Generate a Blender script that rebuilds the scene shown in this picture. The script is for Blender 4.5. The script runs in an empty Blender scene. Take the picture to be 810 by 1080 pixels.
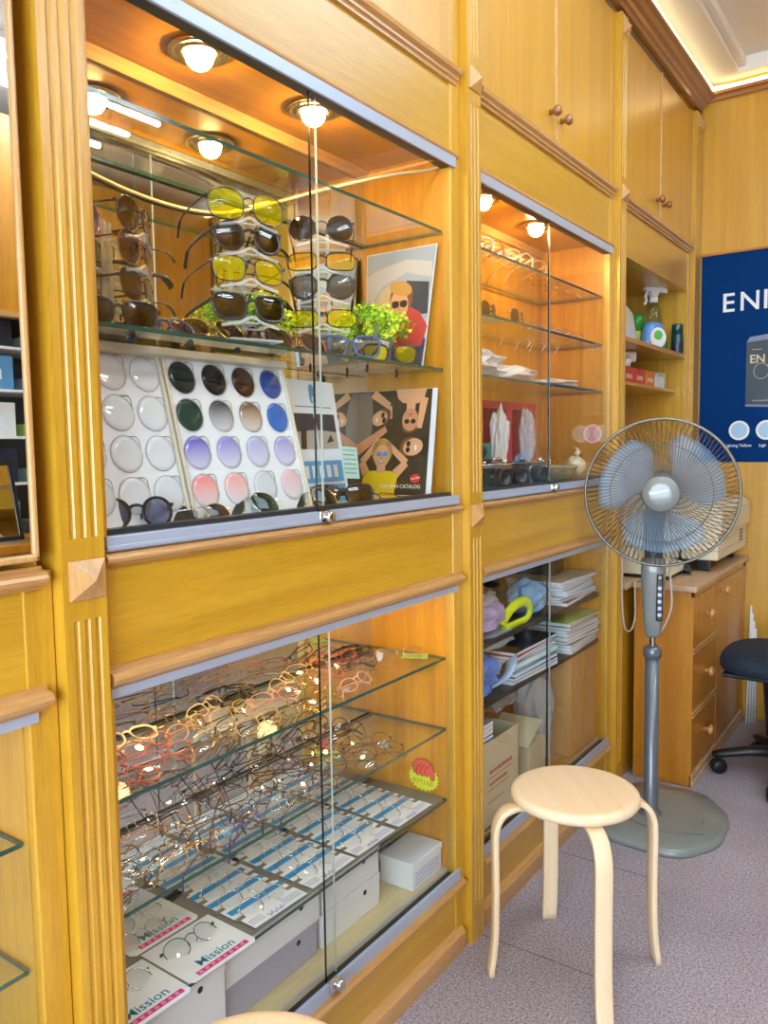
import bpy, bmesh, math, random
from mathutils import Vector, Matrix, Euler
SC = bpy.context.scene
COL = SC.collection
PI = math.pi
rnd = random.Random(7)

# ---------------------------------------------------------------- materials
def lin(r, g, b):
    def f(c):
        c /= 255.0
        return c / 12.92 if c <= 0.04045 else ((c + 0.055) / 1.055) ** 2.4
    return (f(r), f(g), f(b), 1.0)

MATS = {}
def new_mat(name):
    m = bpy.data.materials.new(name)
    m.use_nodes = True
    nt = m.node_tree
    for n in list(nt.nodes):
        nt.nodes.remove(n)
    out = nt.nodes.new('ShaderNodeOutputMaterial')
    MATS[name] = m
    return m, nt, out

def principled(name, rgb, rough=0.5, metal=0.0, coat=0.0, vary=0.06, scale=30.0, bump=0.0, trans=0.0, spec=0.5, sss=0.0):
    m, nt, out = new_mat(name)
    b = nt.nodes.new('ShaderNodeBsdfPrincipled')
    nt.links.new(b.outputs[0], out.inputs[0])
    b.inputs['Roughness'].default_value = rough
    b.inputs['Metallic'].default_value = metal
    b.inputs['Coat Weight'].default_value = coat
    b.inputs['Coat Roughness'].default_value = 0.08
    b.inputs['Specular IOR Level'].default_value = spec
    b.inputs['Transmission Weight'].default_value = trans
    c = lin(*rgb)
    tc = nt.nodes.new('ShaderNodeTexCoord')
    nz = nt.nodes.new('ShaderNodeTexNoise')
    nz.inputs['Scale'].default_value = scale
    nz.inputs['Detail'].default_value = 3
    nt.links.new(tc.outputs['Object'], nz.inputs['Vector'])
    mx = nt.nodes.new('ShaderNodeMix')
    mx.data_type = 'RGBA'
    mx.inputs['A'].default_value = tuple(max(0, v * (1 - vary)) for v in c[:3]) + (1,)
    mx.inputs['B'].default_value = tuple(min(1, v * (1 + vary)) for v in c[:3]) + (1,)
    nt.links.new(nz.outputs['Fac'], mx.inputs['Factor'])
    nt.links.new(mx.outputs['Result'], b.inputs['Base Color'])
    if bump:
        bp = nt.nodes.new('ShaderNodeBump')
        bp.inputs['Strength'].default_value = bump
        bp.inputs['Distance'].default_value = 0.002
        nt.links.new(nz.outputs['Fac'], bp.inputs['Height'])
        nt.links.new(bp.outputs[0], b.inputs['Normal'])
    return m

def wood(name, dark, light, axis='z', rough=0.38, coat=0.9, freq=34.0, contrast=1.0, bump=0.05):
    m, nt, out = new_mat(name)
    b = nt.nodes.new('ShaderNodeBsdfPrincipled')
    nt.links.new(b.outputs[0], out.inputs[0])
    b.inputs['Roughness'].default_value = rough
    b.inputs['Coat Weight'].default_value = coat
    b.inputs['Coat Roughness'].default_value = 0.3
    tc = nt.nodes.new('ShaderNodeTexCoord')
    mp = nt.nodes.new('ShaderNodeMapping')
    sc = [freq, freq, freq]
    sc['xyz'.index(axis)] = freq * 0.045
    mp.inputs['Scale'].default_value = sc
    nt.links.new(tc.outputs['Object'], mp.inputs['Vector'])
    n1 = nt.nodes.new('ShaderNodeTexNoise')
    n1.inputs['Scale'].default_value = 1.0
    n1.inputs['Detail'].default_value = 5
    n1.inputs['Distortion'].default_value = 0.6
    nt.links.new(mp.outputs[0], n1.inputs['Vector'])
    mp2 = nt.nodes.new('ShaderNodeMapping')
    sc2 = [freq * 9] * 3
    sc2['xyz'.index(axis)] = freq * 0.7
    mp2.inputs['Scale'].default_value = sc2
    nt.links.new(tc.outputs['Object'], mp2.inputs['Vector'])
    n2 = nt.nodes.new('ShaderNodeTexNoise')
    n2.inputs['Scale'].default_value = 1.0
    n2.inputs['Detail'].default_value = 2
    nt.links.new(mp2.outputs[0], n2.inputs['Vector'])
    mixf = nt.nodes.new('ShaderNodeMath')
    mixf.operation = 'MULTIPLY_ADD'
    mixf.inputs[1].default_value = 0.35
    nt.links.new(n2.outputs['Fac'], mixf.inputs[0])
    sub = nt.nodes.new('ShaderNodeMath')
    sub.operation = 'MULTIPLY'
    sub.inputs[1].default_value = 0.65
    nt.links.new(n1.outputs['Fac'], sub.inputs[0])
    nt.links.new(sub.outputs[0], mixf.inputs[2])
    ramp = nt.nodes.new('ShaderNodeValToRGB')
    ramp.color_ramp.elements[0].position = 0.5 - 0.22 / contrast
    ramp.color_ramp.elements[1].position = 0.5 + 0.22 / contrast
    ramp.color_ramp.elements[0].color = lin(*dark)
    ramp.color_ramp.elements[1].color = lin(*light)
    nt.links.new(mixf.outputs[0], ramp.inputs[0])
    nt.links.new(ramp.outputs[0], b.inputs['Base Color'])
    if bump:
        bp = nt.nodes.new('ShaderNodeBump')
        bp.inputs['Strength'].default_value = bump
        bp.inputs['Distance'].default_value = 0.001
        nt.links.new(n2.outputs['Fac'], bp.inputs['Height'])
        nt.links.new(bp.outputs[0], b.inputs['Normal'])
    return m

def clear(name, tint=(1, 1, 1), ior=1.45, gloss=(1, 1, 1), rough=0.0, boost=1.0):
    """thin sheet: tinted see-through body with a Fresnel reflection"""
    m, nt, out = new_mat(name)
    tr = nt.nodes.new('ShaderNodeBsdfTransparent')
    tr.inputs[0].default_value = (*tint, 1)
    gl = nt.nodes.new('ShaderNodeBsdfGlossy')
    gl.inputs['Color'].default_value = (*gloss, 1)
    gl.inputs['Roughness'].default_value = rough
    fr = nt.nodes.new('ShaderNodeFresnel')
    fr.inputs['IOR'].default_value = ior
    # one-sided Fresnel: the same strength from behind
    ge = nt.nodes.new('ShaderNodeNewGeometry')
    mxn = nt.nodes.new('ShaderNodeMath')
    mxn.operation = 'MULTIPLY'
    mxn.inputs[1].default_value = boost
    mxn.use_clamp = True
    lw = nt.nodes.new('ShaderNodeLayerWeight')
    lw.inputs['Blend'].default_value = 0.5
    # Schlick from the facing term
    p5 = nt.nodes.new('ShaderNodeMath'); p5.operation = 'POWER'; p5.inputs[1].default_value = 5.0
    nt.links.new(lw.outputs['Facing'], p5.inputs[0])
    f0 = ((ior - 1) / (ior + 1)) ** 2
    ma = nt.nodes.new('ShaderNodeMath'); ma.operation = 'MULTIPLY_ADD'
    ma.inputs[1].default_value = 1 - f0
    ma.inputs[2].default_value = f0
    nt.links.new(p5.outputs[0], ma.inputs[0])
    nt.links.new(ma.outputs[0], mxn.inputs[0])
    nt.nodes.remove(fr); nt.nodes.remove(ge)
    mx = nt.nodes.new('ShaderNodeMixShader')
    nt.links.new(mxn.outputs[0], mx.inputs[0])
    nt.links.new(tr.outputs[0], mx.inputs[1])
    nt.links.new(gl.outputs[0], mx.inputs[2])
    nt.links.new(mx.outputs[0], out.inputs[0])
    return m

def glow(name, rgb, strength):
    m, nt, out = new_mat(name)
    e = nt.nodes.new('ShaderNodeEmission')
    e.inputs[0].default_value = (*rgb, 1)
    e.inputs[1].default_value = strength
    nt.links.new(e.outputs[0], out.inputs[0])
    return m

# ---------------------------------------------------------------- mesh builder
class MB:
    def __init__(self):
        self.bm = bmesh.new()
        self.mi = 0
    def face(self, pts):
        vs = [self.bm.verts.new(p) for p in pts]
        f = self.bm.faces.new(vs)
        f.material_index = self.mi
        return f
    def box(self, x0, x1, y0, y1, z0, z1, bev=0.0, seg=2, M=None):
        tmp = bmesh.new()
        r = bmesh.ops.create_cube(tmp, size=1.0)
        for v in r['verts']:
            v.co = Vector((x0 + (x1 - x0) * (v.co.x + 0.5), y0 + (y1 - y0) * (v.co.y + 0.5), z0 + (z1 - z0) * (v.co.z + 0.5)))
        if bev > 0:
            bmesh.ops.bevel(tmp, geom=list(tmp.edges), offset=bev, segments=seg, profile=0.5, affect='EDGES', clamp_overlap=True)
        self.merge(tmp, M)
        return self
    def merge(self, tmp, M=None):
        if M is not None:
            bmesh.ops.transform(tmp, matrix=M, verts=list(tmp.verts))
        mp = {}
        for v in tmp.verts:
            mp[v] = self.bm.verts.new(v.co)
        for f in tmp.faces:
            try:
                g = self.bm.faces.new([mp[v] for v in f.verts])
                g.material_index = self.mi
                g.smooth = f.smooth
            except ValueError:
                pass
        tmp.free()
    def tube(self, pts, r, n=8, closed=False, cap=True, taper=None, flat=None):
        pts = [Vector(p) for p in pts]
        N = len(pts)
        rings = []
        up = Vector((0, 0, 1))
        prev = None
        for i, p in enumerate(pts):
            if closed:
                t = pts[(i + 1) % N] - pts[i - 1]
            else:
                t = pts[min(i + 1, N - 1)] - pts[max(i - 1, 0)]
            if t.length < 1e-9:
                t = Vector((0, 0, 1))
            t.normalize()
            if prev is None:
                a = up if abs(t.dot(up)) < 0.9 else Vector((1, 0, 0))
                u = (a - t * a.dot(t)).normalized()
            else:
                u = prev - t * prev.dot(t)
                u = u.normalized() if u.length > 1e-6 else prev
            prev = u
            w = t.cross(u)
            rr = r if taper is None else r * taper[i]
            fu, fw = (1, 1) if flat is None else flat
            rings.append([self.bm.verts.new(p + u * math.cos(2 * PI * k / n) * rr * fu + w * math.sin(2 * PI * k / n) * rr * fw) for k in range(n)])
        for i in range(N if closed else N - 1):
            A, B = rings[i], rings[(i + 1) % N]
            for k in range(n):
                try:
                    f = self.bm.faces.new((A[k], A[(k + 1) % n], B[(k + 1) % n], B[k]))
                    f.smooth = True
                    f.material_index = self.mi
                except ValueError:
                    pass
        if cap and not closed:
            for R in (rings[0][::-1], rings[-1]):
                f = self.bm.faces.new(R)
                f.material_index = self.mi
        return self
    def lathe(self, prof, n=24, M=None, smooth=True, axis='z'):
        """prof: list of (r, z)"""
        tmp = bmesh.new()
        rings = []
        for r, z in prof:
            if r < 1e-6:
                rings.append([tmp.verts.new((0, 0, z))])
            else:
                rings.append([tmp.verts.new((r * math.cos(2 * PI * k / n), r * math.sin(2 * PI * k / n), z)) for k in range(n)])
        for A, B in zip(rings, rings[1:]):
            for k in range(n):
                a = [A[k % len(A)], A[(k + 1) % len(A)], B[(k + 1) % len(B)], B[k % len(B)]]
                a = list(dict.fromkeys(a))
                if len(a) >= 3:
                    try:
                        f = tmp.faces.new(a)
                        f.smooth = smooth
                    except ValueError:
                        pass
        self.merge(tmp, M)
        return self
    def prism(self, poly, h, M=None, smooth=False):
        """poly in local xy, extruded along z from 0 to h"""
        tmp = bmesh.new()
        lo = [tmp.verts.new((x, y, 0)) for x, y in poly]
        hi = [tmp.verts.new((x, y, h)) for x, y in poly]
        n = len(poly)
        tmp.faces.new(lo[::-1]); tmp.faces.new(hi)
        for i in range(n):
            f = tmp.faces.new((lo[i], lo[(i + 1) % n], hi[(i + 1) % n], hi[i]))
            f.smooth = smooth
        self.merge(tmp, M)
        return self
    def extr_y(self, prof, y0, y1):
        """profile in (x,z) run along y"""
        tmp = bmesh.new()
        a = [tmp.verts.new((x, y0, z)) for x, z in prof]
        b = [tmp.verts.new((x, y1, z)) for x, z in prof]
        n = len(prof)
        tmp.faces.new(a); tmp.faces.new(b[::-1])
        for i in range(n):
            tmp.faces.new((a[i], b[i], b[(i + 1) % n], a[(i + 1) % n]))
        self.merge(tmp)
        return self
    def mesh(self, name, mats):
        bmesh.ops.recalc_face_normals(self.bm, faces=list(self.bm.faces))
        me = bpy.data.meshes.new(name)
        self.bm.to_mesh(me)
        self.bm.free()
        if not isinstance(mats, (list, tuple)):
            mats = [mats]
        for m in mats:
            me.materials.append(MATS[m] if isinstance(m, str) else m)
        return me
    def build(self, name, mats, parent=None, local=False):
        me = self.mesh(name, mats)
        o = bpy.data.objects.new(name, me)
        COL.objects.link(o)
        if parent is not None:
            o.parent = parent
            if not local:
                off = WORLD[parent.name]
                me.transform(Matrix.Translation(-off))
                WORLD[o.name] = off
        else:
            WORLD[o.name] = Vector((0, 0, 0))
        return o
WORLD = {}

def tag(o, label, cat, group=None, kind=None):
    o['label'] = label
    o['category'] = cat
    if group: o['group'] = group
    if kind: o['kind'] = kind
    return o
def struct(o):
    o['kind'] = 'structure'
    return o
def thing(name, label, cat, loc=(0, 0, 0), rot=(0, 0, 0), group=None, parent=None):
    o = bpy.data.objects.new(name, None)
    o.empty_display_size = 0.05
    COL.objects.link(o)
    o.location = loc
    o.rotation_euler = rot
    WORLD[o.name] = Vector(loc)
    return tag(o, label, cat, group)
def single(mb, name, mats, label, cat, group=None, loc=None, rot=None):
    """a thing that is one mesh, its origin moved to loc if given (mesh already local)"""
    o = mb.build(name, mats)
    if loc is not None:
        o.location = loc
    if rot is not None:
        o.rotation_euler = rot
    return tag(o, label, cat, group)
def copy_tree(root, loc=None, rot=None, label=None):
    r = root.copy(); COL.objects.link(r)
    if loc is not None: r.location = loc
    if rot is not None: r.rotation_euler = rot
    if label: r['label'] = label
    for ch in list(root.children):
        c = ch.copy(); COL.objects.link(c); c.parent = r
        for g in list(ch.children):
            d = g.copy(); COL.objects.link(d); d.parent = c
    return r
def text_mesh(mb, s, size, M, depth=0.0006, bold=False, align='LEFT'):
    cu = bpy.data.curves.new('t', 'FONT')
    cu.body = s
    cu.size = size
    cu.extrude = depth
    cu.align_x = align
    if bold: cu.offset = size * 0.010
    cu.resolution_u = 3
    ob = bpy.data.objects.new('t', cu)
    COL.objects.link(ob)
    dg = bpy.context.evaluated_depsgraph_get()
    me = bpy.data.meshes.new_from_object(ob.evaluated_get(dg))
    tmp = bmesh.new()
    tmp.from_mesh(me)
    bpy.data.objects.remove(ob)
    bpy.data.curves.remove(cu)
    bpy.data.meshes.remove(me)
    mb.merge(tmp, M)
def frame_M(o, ex, ey):
    """matrix with origin o, local x -> ex, local y -> ey (unit), z = ex x ey"""
    ex = Vector(ex).normalized(); ey = Vector(ey)
    ey = (ey - ex * ey.dot(ex)).normalized()
    ez = ex.cross(ey)
    return Matrix(((ex.x, ey.x, ez.x, o[0]), (ex.y, ey.y, ez.y, o[1]), (ex.z, ey.z, ez.z, o[2]), (0, 0, 0, 1)))
def bez(pts, n=8):
    """Catmull-Rom through points"""
    P = [Vector(p) for p in pts]
    out = []
    for i in range(len(P) - 1):
        p0 = P[max(i - 1, 0)]; p1 = P[i]; p2 = P[i + 1]; p3 = P[min(i + 2, len(P) - 1)]
        for k in range(n):
            t = k / n
            out.append(0.5 * ((2 * p1) + (p2 - p0) * t + (2 * p0 - 5 * p1 + 4 * p2 - p3) * t * t + (3 * p1 - p0 - 3 * p2 + p3) * t ** 3))
    out.append(P[-1])
    return out
ORD = ['first', 'second', 'third', 'fourth', 'fifth', 'sixth', 'seventh', 'eighth', 'ninth', 'tenth', 'eleventh', 'twelfth']

# ---------------------------------------------------------------- palette
WD, WL = (172, 124, 20), (214, 166, 44)
wood('wood_vertical', WD, WL, 'z')
wood('wood_along', (172, 122, 20), (214, 164, 44), 'y', freq=30)
wood('wood_depth', WD, WL, 'x')
wood('wood_case', (182, 118, 16), (222, 158, 36), 'z', coat=0.3)  # cabinet wood with the showcase lamps' orange glow mixed into its colour
wood('wood_case_top', (182, 118, 16), (222, 158, 36), 'y', coat=0.6, rough=0.3)  # case ceiling wood, the same orange lamplight put into its colour
wood('wood_panel', (186, 132, 26), (218, 168, 52), 'z', freq=26, contrast=0.8)
wood('wood_panel_along', (174, 128, 20), (212, 167, 46), 'y', freq=26, contrast=0.9)
wood('wood_trim', (168, 120, 64), (212, 168, 110), 'y', rough=0.26, coat=0.5)
wood('wood_trim_up', (172, 124, 66), (216, 172, 114), 'z', rough=0.26, coat=0.5)
wood('wood_desk', (166, 100, 12), (206, 142, 28), 'z', freq=24)
wood('wood_desk_top', (170, 134, 96), (214, 188, 156), 'y', freq=18, rough=0.5, coat=0.0)
wood('wood_knob', (180, 116, 56), (216, 160, 98), 'z', freq=60)
wood('wood_knob_dark', (120, 74, 34), (166, 112, 62), 'z', freq=60)
wood('birch', (232, 204, 164), (250, 230, 200), 'y', freq=30, rough=0.4, coat=0.1, contrast=0.8)
wood('birch_leg', (226, 198, 158), (248, 228, 194), 'z', freq=40, rough=0.42, coat=0.1, contrast=0.8)
wood('plank_pale', (206, 184, 130), (232, 214, 168), 'y', freq=20, rough=0.5, coat=0.0)
principled('aluminium', (176, 190, 214), rough=0.34, metal=0.25, vary=0.03)
principled('track_dark', (40, 42, 48), rough=0.4, vary=0.1)
principled('chrome', (214, 214, 214), rough=0.12, metal=1.0, vary=0.02)
principled('brass', (214, 190, 140), rough=0.2, metal=1.0, vary=0.04)
principled('white_paint', (232, 232, 228), rough=0.6)
principled('ceiling_paint', (236, 232, 224), rough=0.8, vary=0.03, scale=6)
principled('white_card', (230, 239, 250), rough=0.6, vary=0.02)
principled('white_board', (234, 241, 250), rough=0.45, vary=0.02)
principled('black_plastic', (24, 25, 28), rough=0.32, coat=0.2)
principled('black_soft', (18, 18, 20), rough=0.7)
principled('mirror', (236, 240, 240), rough=0.0, metal=1.0, vary=0.0)
clear('door_glass', (0.976, 0.987, 0.983), ior=1.42, boost=0.6)
clear('shelf_glass', (0.95, 0.978, 0.968), ior=1.45)
principled('glass_edge', (24, 78, 68), rough=0.15, coat=0.6, vary=0.25, scale=60)
principled('glass_edge_pale', (196, 204, 196), rough=0.2, coat=0.4, vary=0.1)
principled('glass_edge_dark', (14, 26, 26), rough=0.2, coat=0.4, vary=0.25, scale=60)
m, nt, out = new_mat('acrylic')
_t = nt.nodes.new('ShaderNodeBsdfTransparent'); _t.inputs[0].default_value = (0.95, 0.97, 0.97, 1)
_b = nt.nodes.new('ShaderNodeBsdfPrincipled'); _b.inputs['Base Color'].default_value = (0.88, 0.91, 0.94, 1); _b.inputs['Roughness'].default_value = 0.06
_m = nt.nodes.new('ShaderNodeMixShader'); _m.inputs[0].default_value = 0.30
nt.links.new(_t.outputs[0], _m.inputs[1]); nt.links.new(_b.outputs[0], _m.inputs[2]); nt.links.new(_m.outputs[0], out.inputs[0])
glow('bulb_glow', (1.0, 0.60, 0.20), 320.0)
glow('bulb_low', (1.0, 0.64, 0.26), 150.0)
glow('tube_glow', (0.80, 0.91, 1.0), 62.0)
glow('fill_panel_glow', (0.62, 0.83, 1.0), 7.0)  # glow of the added ceiling panel
wood('wood_crown', (116, 66, 30), (158, 100, 50), 'y', rough=0.26, coat=0.5)
glow('rope_glow', (1.0, 0.78, 0.40), 5.0)
CAM_M = [[0.8204774, -0.0345834, 0.5706319, 0.953547], [0.571485, 0.0756184, -0.817121, 0.0], [-0.0148915, 0.9965369, 0.0818071, 1.28], [0.0, 0.0, 0.0, 1.0]]
CAMX = 0.95355
# ---------------------------------------------------------------- the room shell
CEIL = 2.87
XR, Y0, Y1 = 3.05, -2.2, 3.94
XB = -0.36
# carpet
m, nt, out = new_mat('carpet')
b = nt.nodes.new('ShaderNodeBsdfPrincipled'); nt.links.new(b.outputs[0], out.inputs[0])
b.inputs['Roughness'].default_value = 0.95
b.inputs['Specular IOR Level'].default_value = 0.1
tc = nt.nodes.new('ShaderNodeTexCoord')
n1 = nt.nodes.new('ShaderNodeTexNoise'); n1.inputs['Scale'].default_value = 170; n1.inputs['Detail'].default_value = 4; n1.inputs['Roughness'].default_value = 0.8
n2 = nt.nodes.new('ShaderNodeTexNoise'); n2.inputs['Scale'].default_value = 2.2; n2.inputs['Detail'].default_value = 4
nt.links.new(tc.outputs['Object'], n1.inputs['Vector']); nt.links.new(tc.outputs['Object'], n2.inputs['Vector'])
r1 = nt.nodes.new('ShaderNodeValToRGB')
r1.color_ramp.elements[0].position = 0.36; r1.color_ramp.elements[0].color = lin(112, 106, 120)
r1.color_ramp.elements[1].position = 0.66; r1.color_ramp.elements[1].color = lin(212, 206, 218)
nt.links.new(n1.outputs['Fac'], r1.inputs[0])
r2 = nt.nodes.new('ShaderNodeValToRGB')
r2.color_ramp.elements[0].position = 0.35; r2.color_ramp.elements[0].color = (0.82, 0.80, 0.80, 1)
r2.color_ramp.elements[1].position = 0.65; r2.color_ramp.elements[1].color = (1.0, 1.0, 1.0, 1)
nt.links.new(n2.outputs['Fac'], r2.inputs[0])
mx = nt.nodes.new('ShaderNodeMix'); mx.data_type = 'RGBA'; mx.blend_type = 'MULTIPLY'; mx.inputs['Factor'].default_value = 1.0
nt.links.new(r1.outputs[0], mx.inputs['A']); nt.links.new(r2.outputs[0], mx.inputs['B'])
nt.links.new(mx.outputs['Result'], b.inputs['Base Color'])
bp = nt.nodes.new('ShaderNodeBump'); bp.inputs['Strength'].default_value = 0.5; bp.inputs['Distance'].default_value = 0.004
nt.links.new(n1.outputs['Fac'], bp.inputs['Height']); nt.links.new(bp.outputs[0], b.inputs['Normal'])
struct(MB().box(XB - 0.1, XR + 0.1, Y0 - 0.1, Y1 + 0.1, -0.06, 0.0).build('floor', 'carpet'))
principled('seam', (92, 80, 84), rough=0.95)
sm = MB()
for yy in (1.270, 1.787, 2.304, 2.821):
    sm.box(0.0, 0.30, yy - 0.0010, yy + 0.0010, 0.0, 0.0006)
struct(sm.build('trim_1', 'seam'))
# ceiling: flat field, lower border band along the cabinets and the end wall
c = MB()
c.box(XB - 0.1, XR + 0.1, Y0 - 0.1, Y1 + 0.1, CEIL + 0.06, CEIL + 0.12)
c.box(XB - 0.1, 0.16, Y0 - 0.1, Y1 + 0.1, CEIL, CEIL + 0.06)
c.box(0.16, 0.19, Y0 - 0.1, Y1 - 0.07, CEIL + 0.02, CEIL + 0.06, 0.006)
c.box(0.16, XR + 0.1, Y1 - 0.07, Y1 + 0.1, CEIL, CEIL + 0.06)
struct(c.build('ceiling', 'ceiling_paint'))
struct(MB().box(XB - 0.1, XB - 0.02, Y0 - 0.1, Y1 + 0.1, 0, CEIL + 0.1).build('wall_left', 'white_paint'))
struct(MB().box(XR + 0.02, XR + 0.1, Y0 - 0.1, Y1 + 0.1, 0, CEIL + 0.1).build('wall_right', 'wood_desk'))
struct(MB().box(XB - 0.02, XR + 0.02, Y1, Y1 + 0.08, 0, CEIL + 0.1).build('wall_back', 'wood_panel'))
# shop-front wall behind the photographer with a wide window
w = MB()
w.box(XB - 0.02, 0.25, Y0 - 0.08, Y0, 0, CEIL + 0.1)
w.box(2.85, XR + 0.02, Y0 - 0.08, Y0, 0, CEIL + 0.1)
w.box(0.25, 2.85, Y0 - 0.08, Y0, 2.45, CEIL + 0.1)
w.box(0.25, 2.85, Y0 - 0.08, Y0, 0, 0.25)
struct(w.build('wall_front', 'wood_panel'))
wf = MB()
for x in (0.25, 1.53, 2.81):
    wf.box(x, x + 0.04, Y0 - 0.06, Y0 - 0.02, 0.25, 2.45)
wf.box(0.25, 2.85, Y0 - 0.06, Y0 - 0.02, 0.25, 0.29); wf.box(0.25, 2.85, Y0 - 0.06, Y0 - 0.02, 2.41, 2.45)
win = struct(wf.build('window_1', 'aluminium'))
MB().box(0.29, 2.81, Y0 - 0.042, Y0 - 0.038, 0.29, 2.41).build('pane', 'door_glass', win)
# end-wall top trim and crown moulding along the cabinets
struct(MB().extr_y([(-0.02, 2.750), (0.002, 2.750), (0.004, 2.768), (0.012, 2.772), (0.018, 2.782), (0.032, 2.788), (0.042, 2.802), (0.056, 2.808), (0.056, 2.818), (-0.02, 2.818)], Y0, Y1 - 0.03).build('trim_2', 'wood_crown'))
tr = MB()
tr.box(0.0, XR, Y1 - 0.025, Y1, 2.795, 2.818, 0.003)
tr.box(0.0, XR, Y1 - 0.045, Y1, 2.812, 2.826, 0.003)
struct(tr.build('trim_3', wood('wood_trim_x', (150, 92, 40), (196, 136, 78), 'x', rough=0.26, coat=0.5)))
struct(MB().box(0.0, XR, Y1 - 0.012, Y1, 2.118, 2.13, 0.003).build('trim_4', 'wood_trim_x'))
# glowing rope light lying on the crown
pts = [(0.045, y, 2.832 + 0.004 * math.sin(y * 5)) for y in [Y0 + 0.2 + i * 0.15 for i in range(40)] if y < 3.86]
pts += [(0.048, 3.89, 2.835), (0.07, 3.912, 2.842), (0.14, 3.915, 2.838)] + [(0.2 + i * 0.2, 3.914, 2.838 + 0.003 * math.sin(i)) for i in range(14)]
rope = MB().tube(bez(pts, 3), 0.0095, 8)
single(rope, 'rope_light', 'rope_glow', 'glowing warm white rope light running along the top of the wooden cabinets', 'light')

# ceiling fluorescent fittings: one mirrored in the glass, two added for light
def fluo(x, y0, label, dxs=(-0.115, 0.115)):
    t = thing('ceiling_light', label, 'ceiling light', (x, y0, CEIL + 0.06), group='fluorescent ceiling fittings')
    MB().box(x + dxs[0] - 0.06, x + dxs[-1] + 0.06, y0, y0 + 1.26, CEIL + 0.03, CEIL + 0.06, 0.006).build('housing', 'white_paint', t)
    for dx in dxs:
        MB().tube([(x + dx, y0 + 0.03, CEIL - 0.005), (x + dx, y0 + 1.23, CEIL - 0.005)], 0.014, 10).build('tube', 'tube_glow', t)
        for yy in (y0 + 0.012, y0 + 1.23):
            MB().box(x + dx - 0.015, x + dx + 0.015, yy, yy + 0.02, CEIL - 0.02, CEIL + 0.035, 0.003).build('lamp_holder', 'wood_trim_up', t)
fluo(2.30, 1.50, 'twin tube fluorescent fitting on the ceiling, mirrored in the sunglasses showcase')
fluo(2.30, -0.60, 'added twin tube fluorescent fitting, unseen on the ceiling behind the photographer')  # unseen fitting added to give the near end room light
fluo(0.66, 1.05, 'added single tube fluorescent fitting, unseen on the ceiling close to the cabinets', dxs=(0.0,))  # unseen fitting added for a bluish sheen on the cabinet fronts

t = thing('added_ceiling_panel', 'added flat fill light panel, unseen on the ceiling over the middle of the shop', 'ceiling light', (1.05, 2.5, CEIL + 0.06))  # added panel: cool sheen for the fascia, fill for the far corner
pf = MB()
for a, b2, c_, d in ((0.73, 0.77, 1.98, 3.02), (1.33, 1.37, 1.98, 3.02), (0.77, 1.33, 1.98, 2.02), (0.77, 1.33, 2.98, 3.02)):
    pf.box(a, b2, c_, d, CEIL + 0.03, CEIL + 0.06, 0.003)
pf.build('frame', 'white_paint', t)
MB().box(0.77, 1.33, 2.02, 2.98, CEIL + 0.04, CEIL + 0.05).build('diffuser', 'fill_panel_glow', t)
# ---------------------------------------------------------------- pilasters
PIL = [(0.620, 0.687), (1.733, 1.799), (2.822, 2.889), (3.836, 3.925)]
PN = ['fluted wooden pilaster between the wall mirror and the sunglasses showcase',
      'fluted wooden pilaster between the sunglasses showcase and the showcase with the red box',
      'fluted wooden pilaster beside the niche with the spray bottle',
      'plain wooden pilaster in the corner by the blue poster']
def pilaster(i):
    y0, y1 = PIL[i]
    t = thing('pilaster', PN[i], 'pilaster', (-0.01, (y0 + y1) / 2, 0), group='wooden pilasters of the cabinet wall')
    s = MB()
    segs = [(0.0, 2.74)]
    # face with three routed flutes, broken at the pyramid blocks
    wdt = y1 - y0
    fl = [y0 + wdt * f for f in (0.27, 0.52, 0.77)] if i < 3 else []
    def slab(z0, z1, fluted):
        if not fluted:
            s.box(-0.05, 0.0, y0, y1, z0, z1); return
        r = 0.0045
        prof = [(-0.05, y0), (-0.05, y1), (0.0, y1)]
        for fy in fl[::-1]:
            prof += [(0.0, fy + r), (-0.0026, fy + r * 0.6), (-0.0036, fy), (-0.0026, fy - r * 0.6), (0.0, fy - r)]
        prof += [(0.0, y0)]
        s.prism([(a, b) for a, b in prof], z1 - z0, Matrix.Translation((0, 0, z0)), smooth=False)
    if i < 3:
        for a, b_, f in ((0.0, 0.10, False), (0.10, 1.05, True), (1.05, 1.162, False), (1.162, 2.09, True), (2.09, 2.2, False), (2.2, 2.66, True), (2.66, 2.74, False)):
            slab(a, b_, f)
    else:
        slab(0, 2.74, False)
    s.build('shaft', 'wood_vertical', t)
    def pyr(zc, h=0.054):
        p = MB()
        a, b_ = y0 + 0.009, y1 - 0.002
        m = (a + b_) / 2
        z0, z1 = zc - h / 2, zc + h / 2
        p.box(0.0, 0.003, a, b_, z0, z1)
        q = [(0.003, a, z0), (0.003, b_, z0), (0.003, b_, z1), (0.003, a, z1)]
        ap = (0.021, m, zc)
        for k in range(4):
            p.face([q[k], q[(k + 1) % 4], ap])
        p.build('pyramid_block', 'wood_trim_up', t)
    if i < 3:
        pyr(1.105); pyr(2.147); pyr(2.70)
    else:
        pyr(2.70)
for i in range(4):
    pilaster(i)

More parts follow.
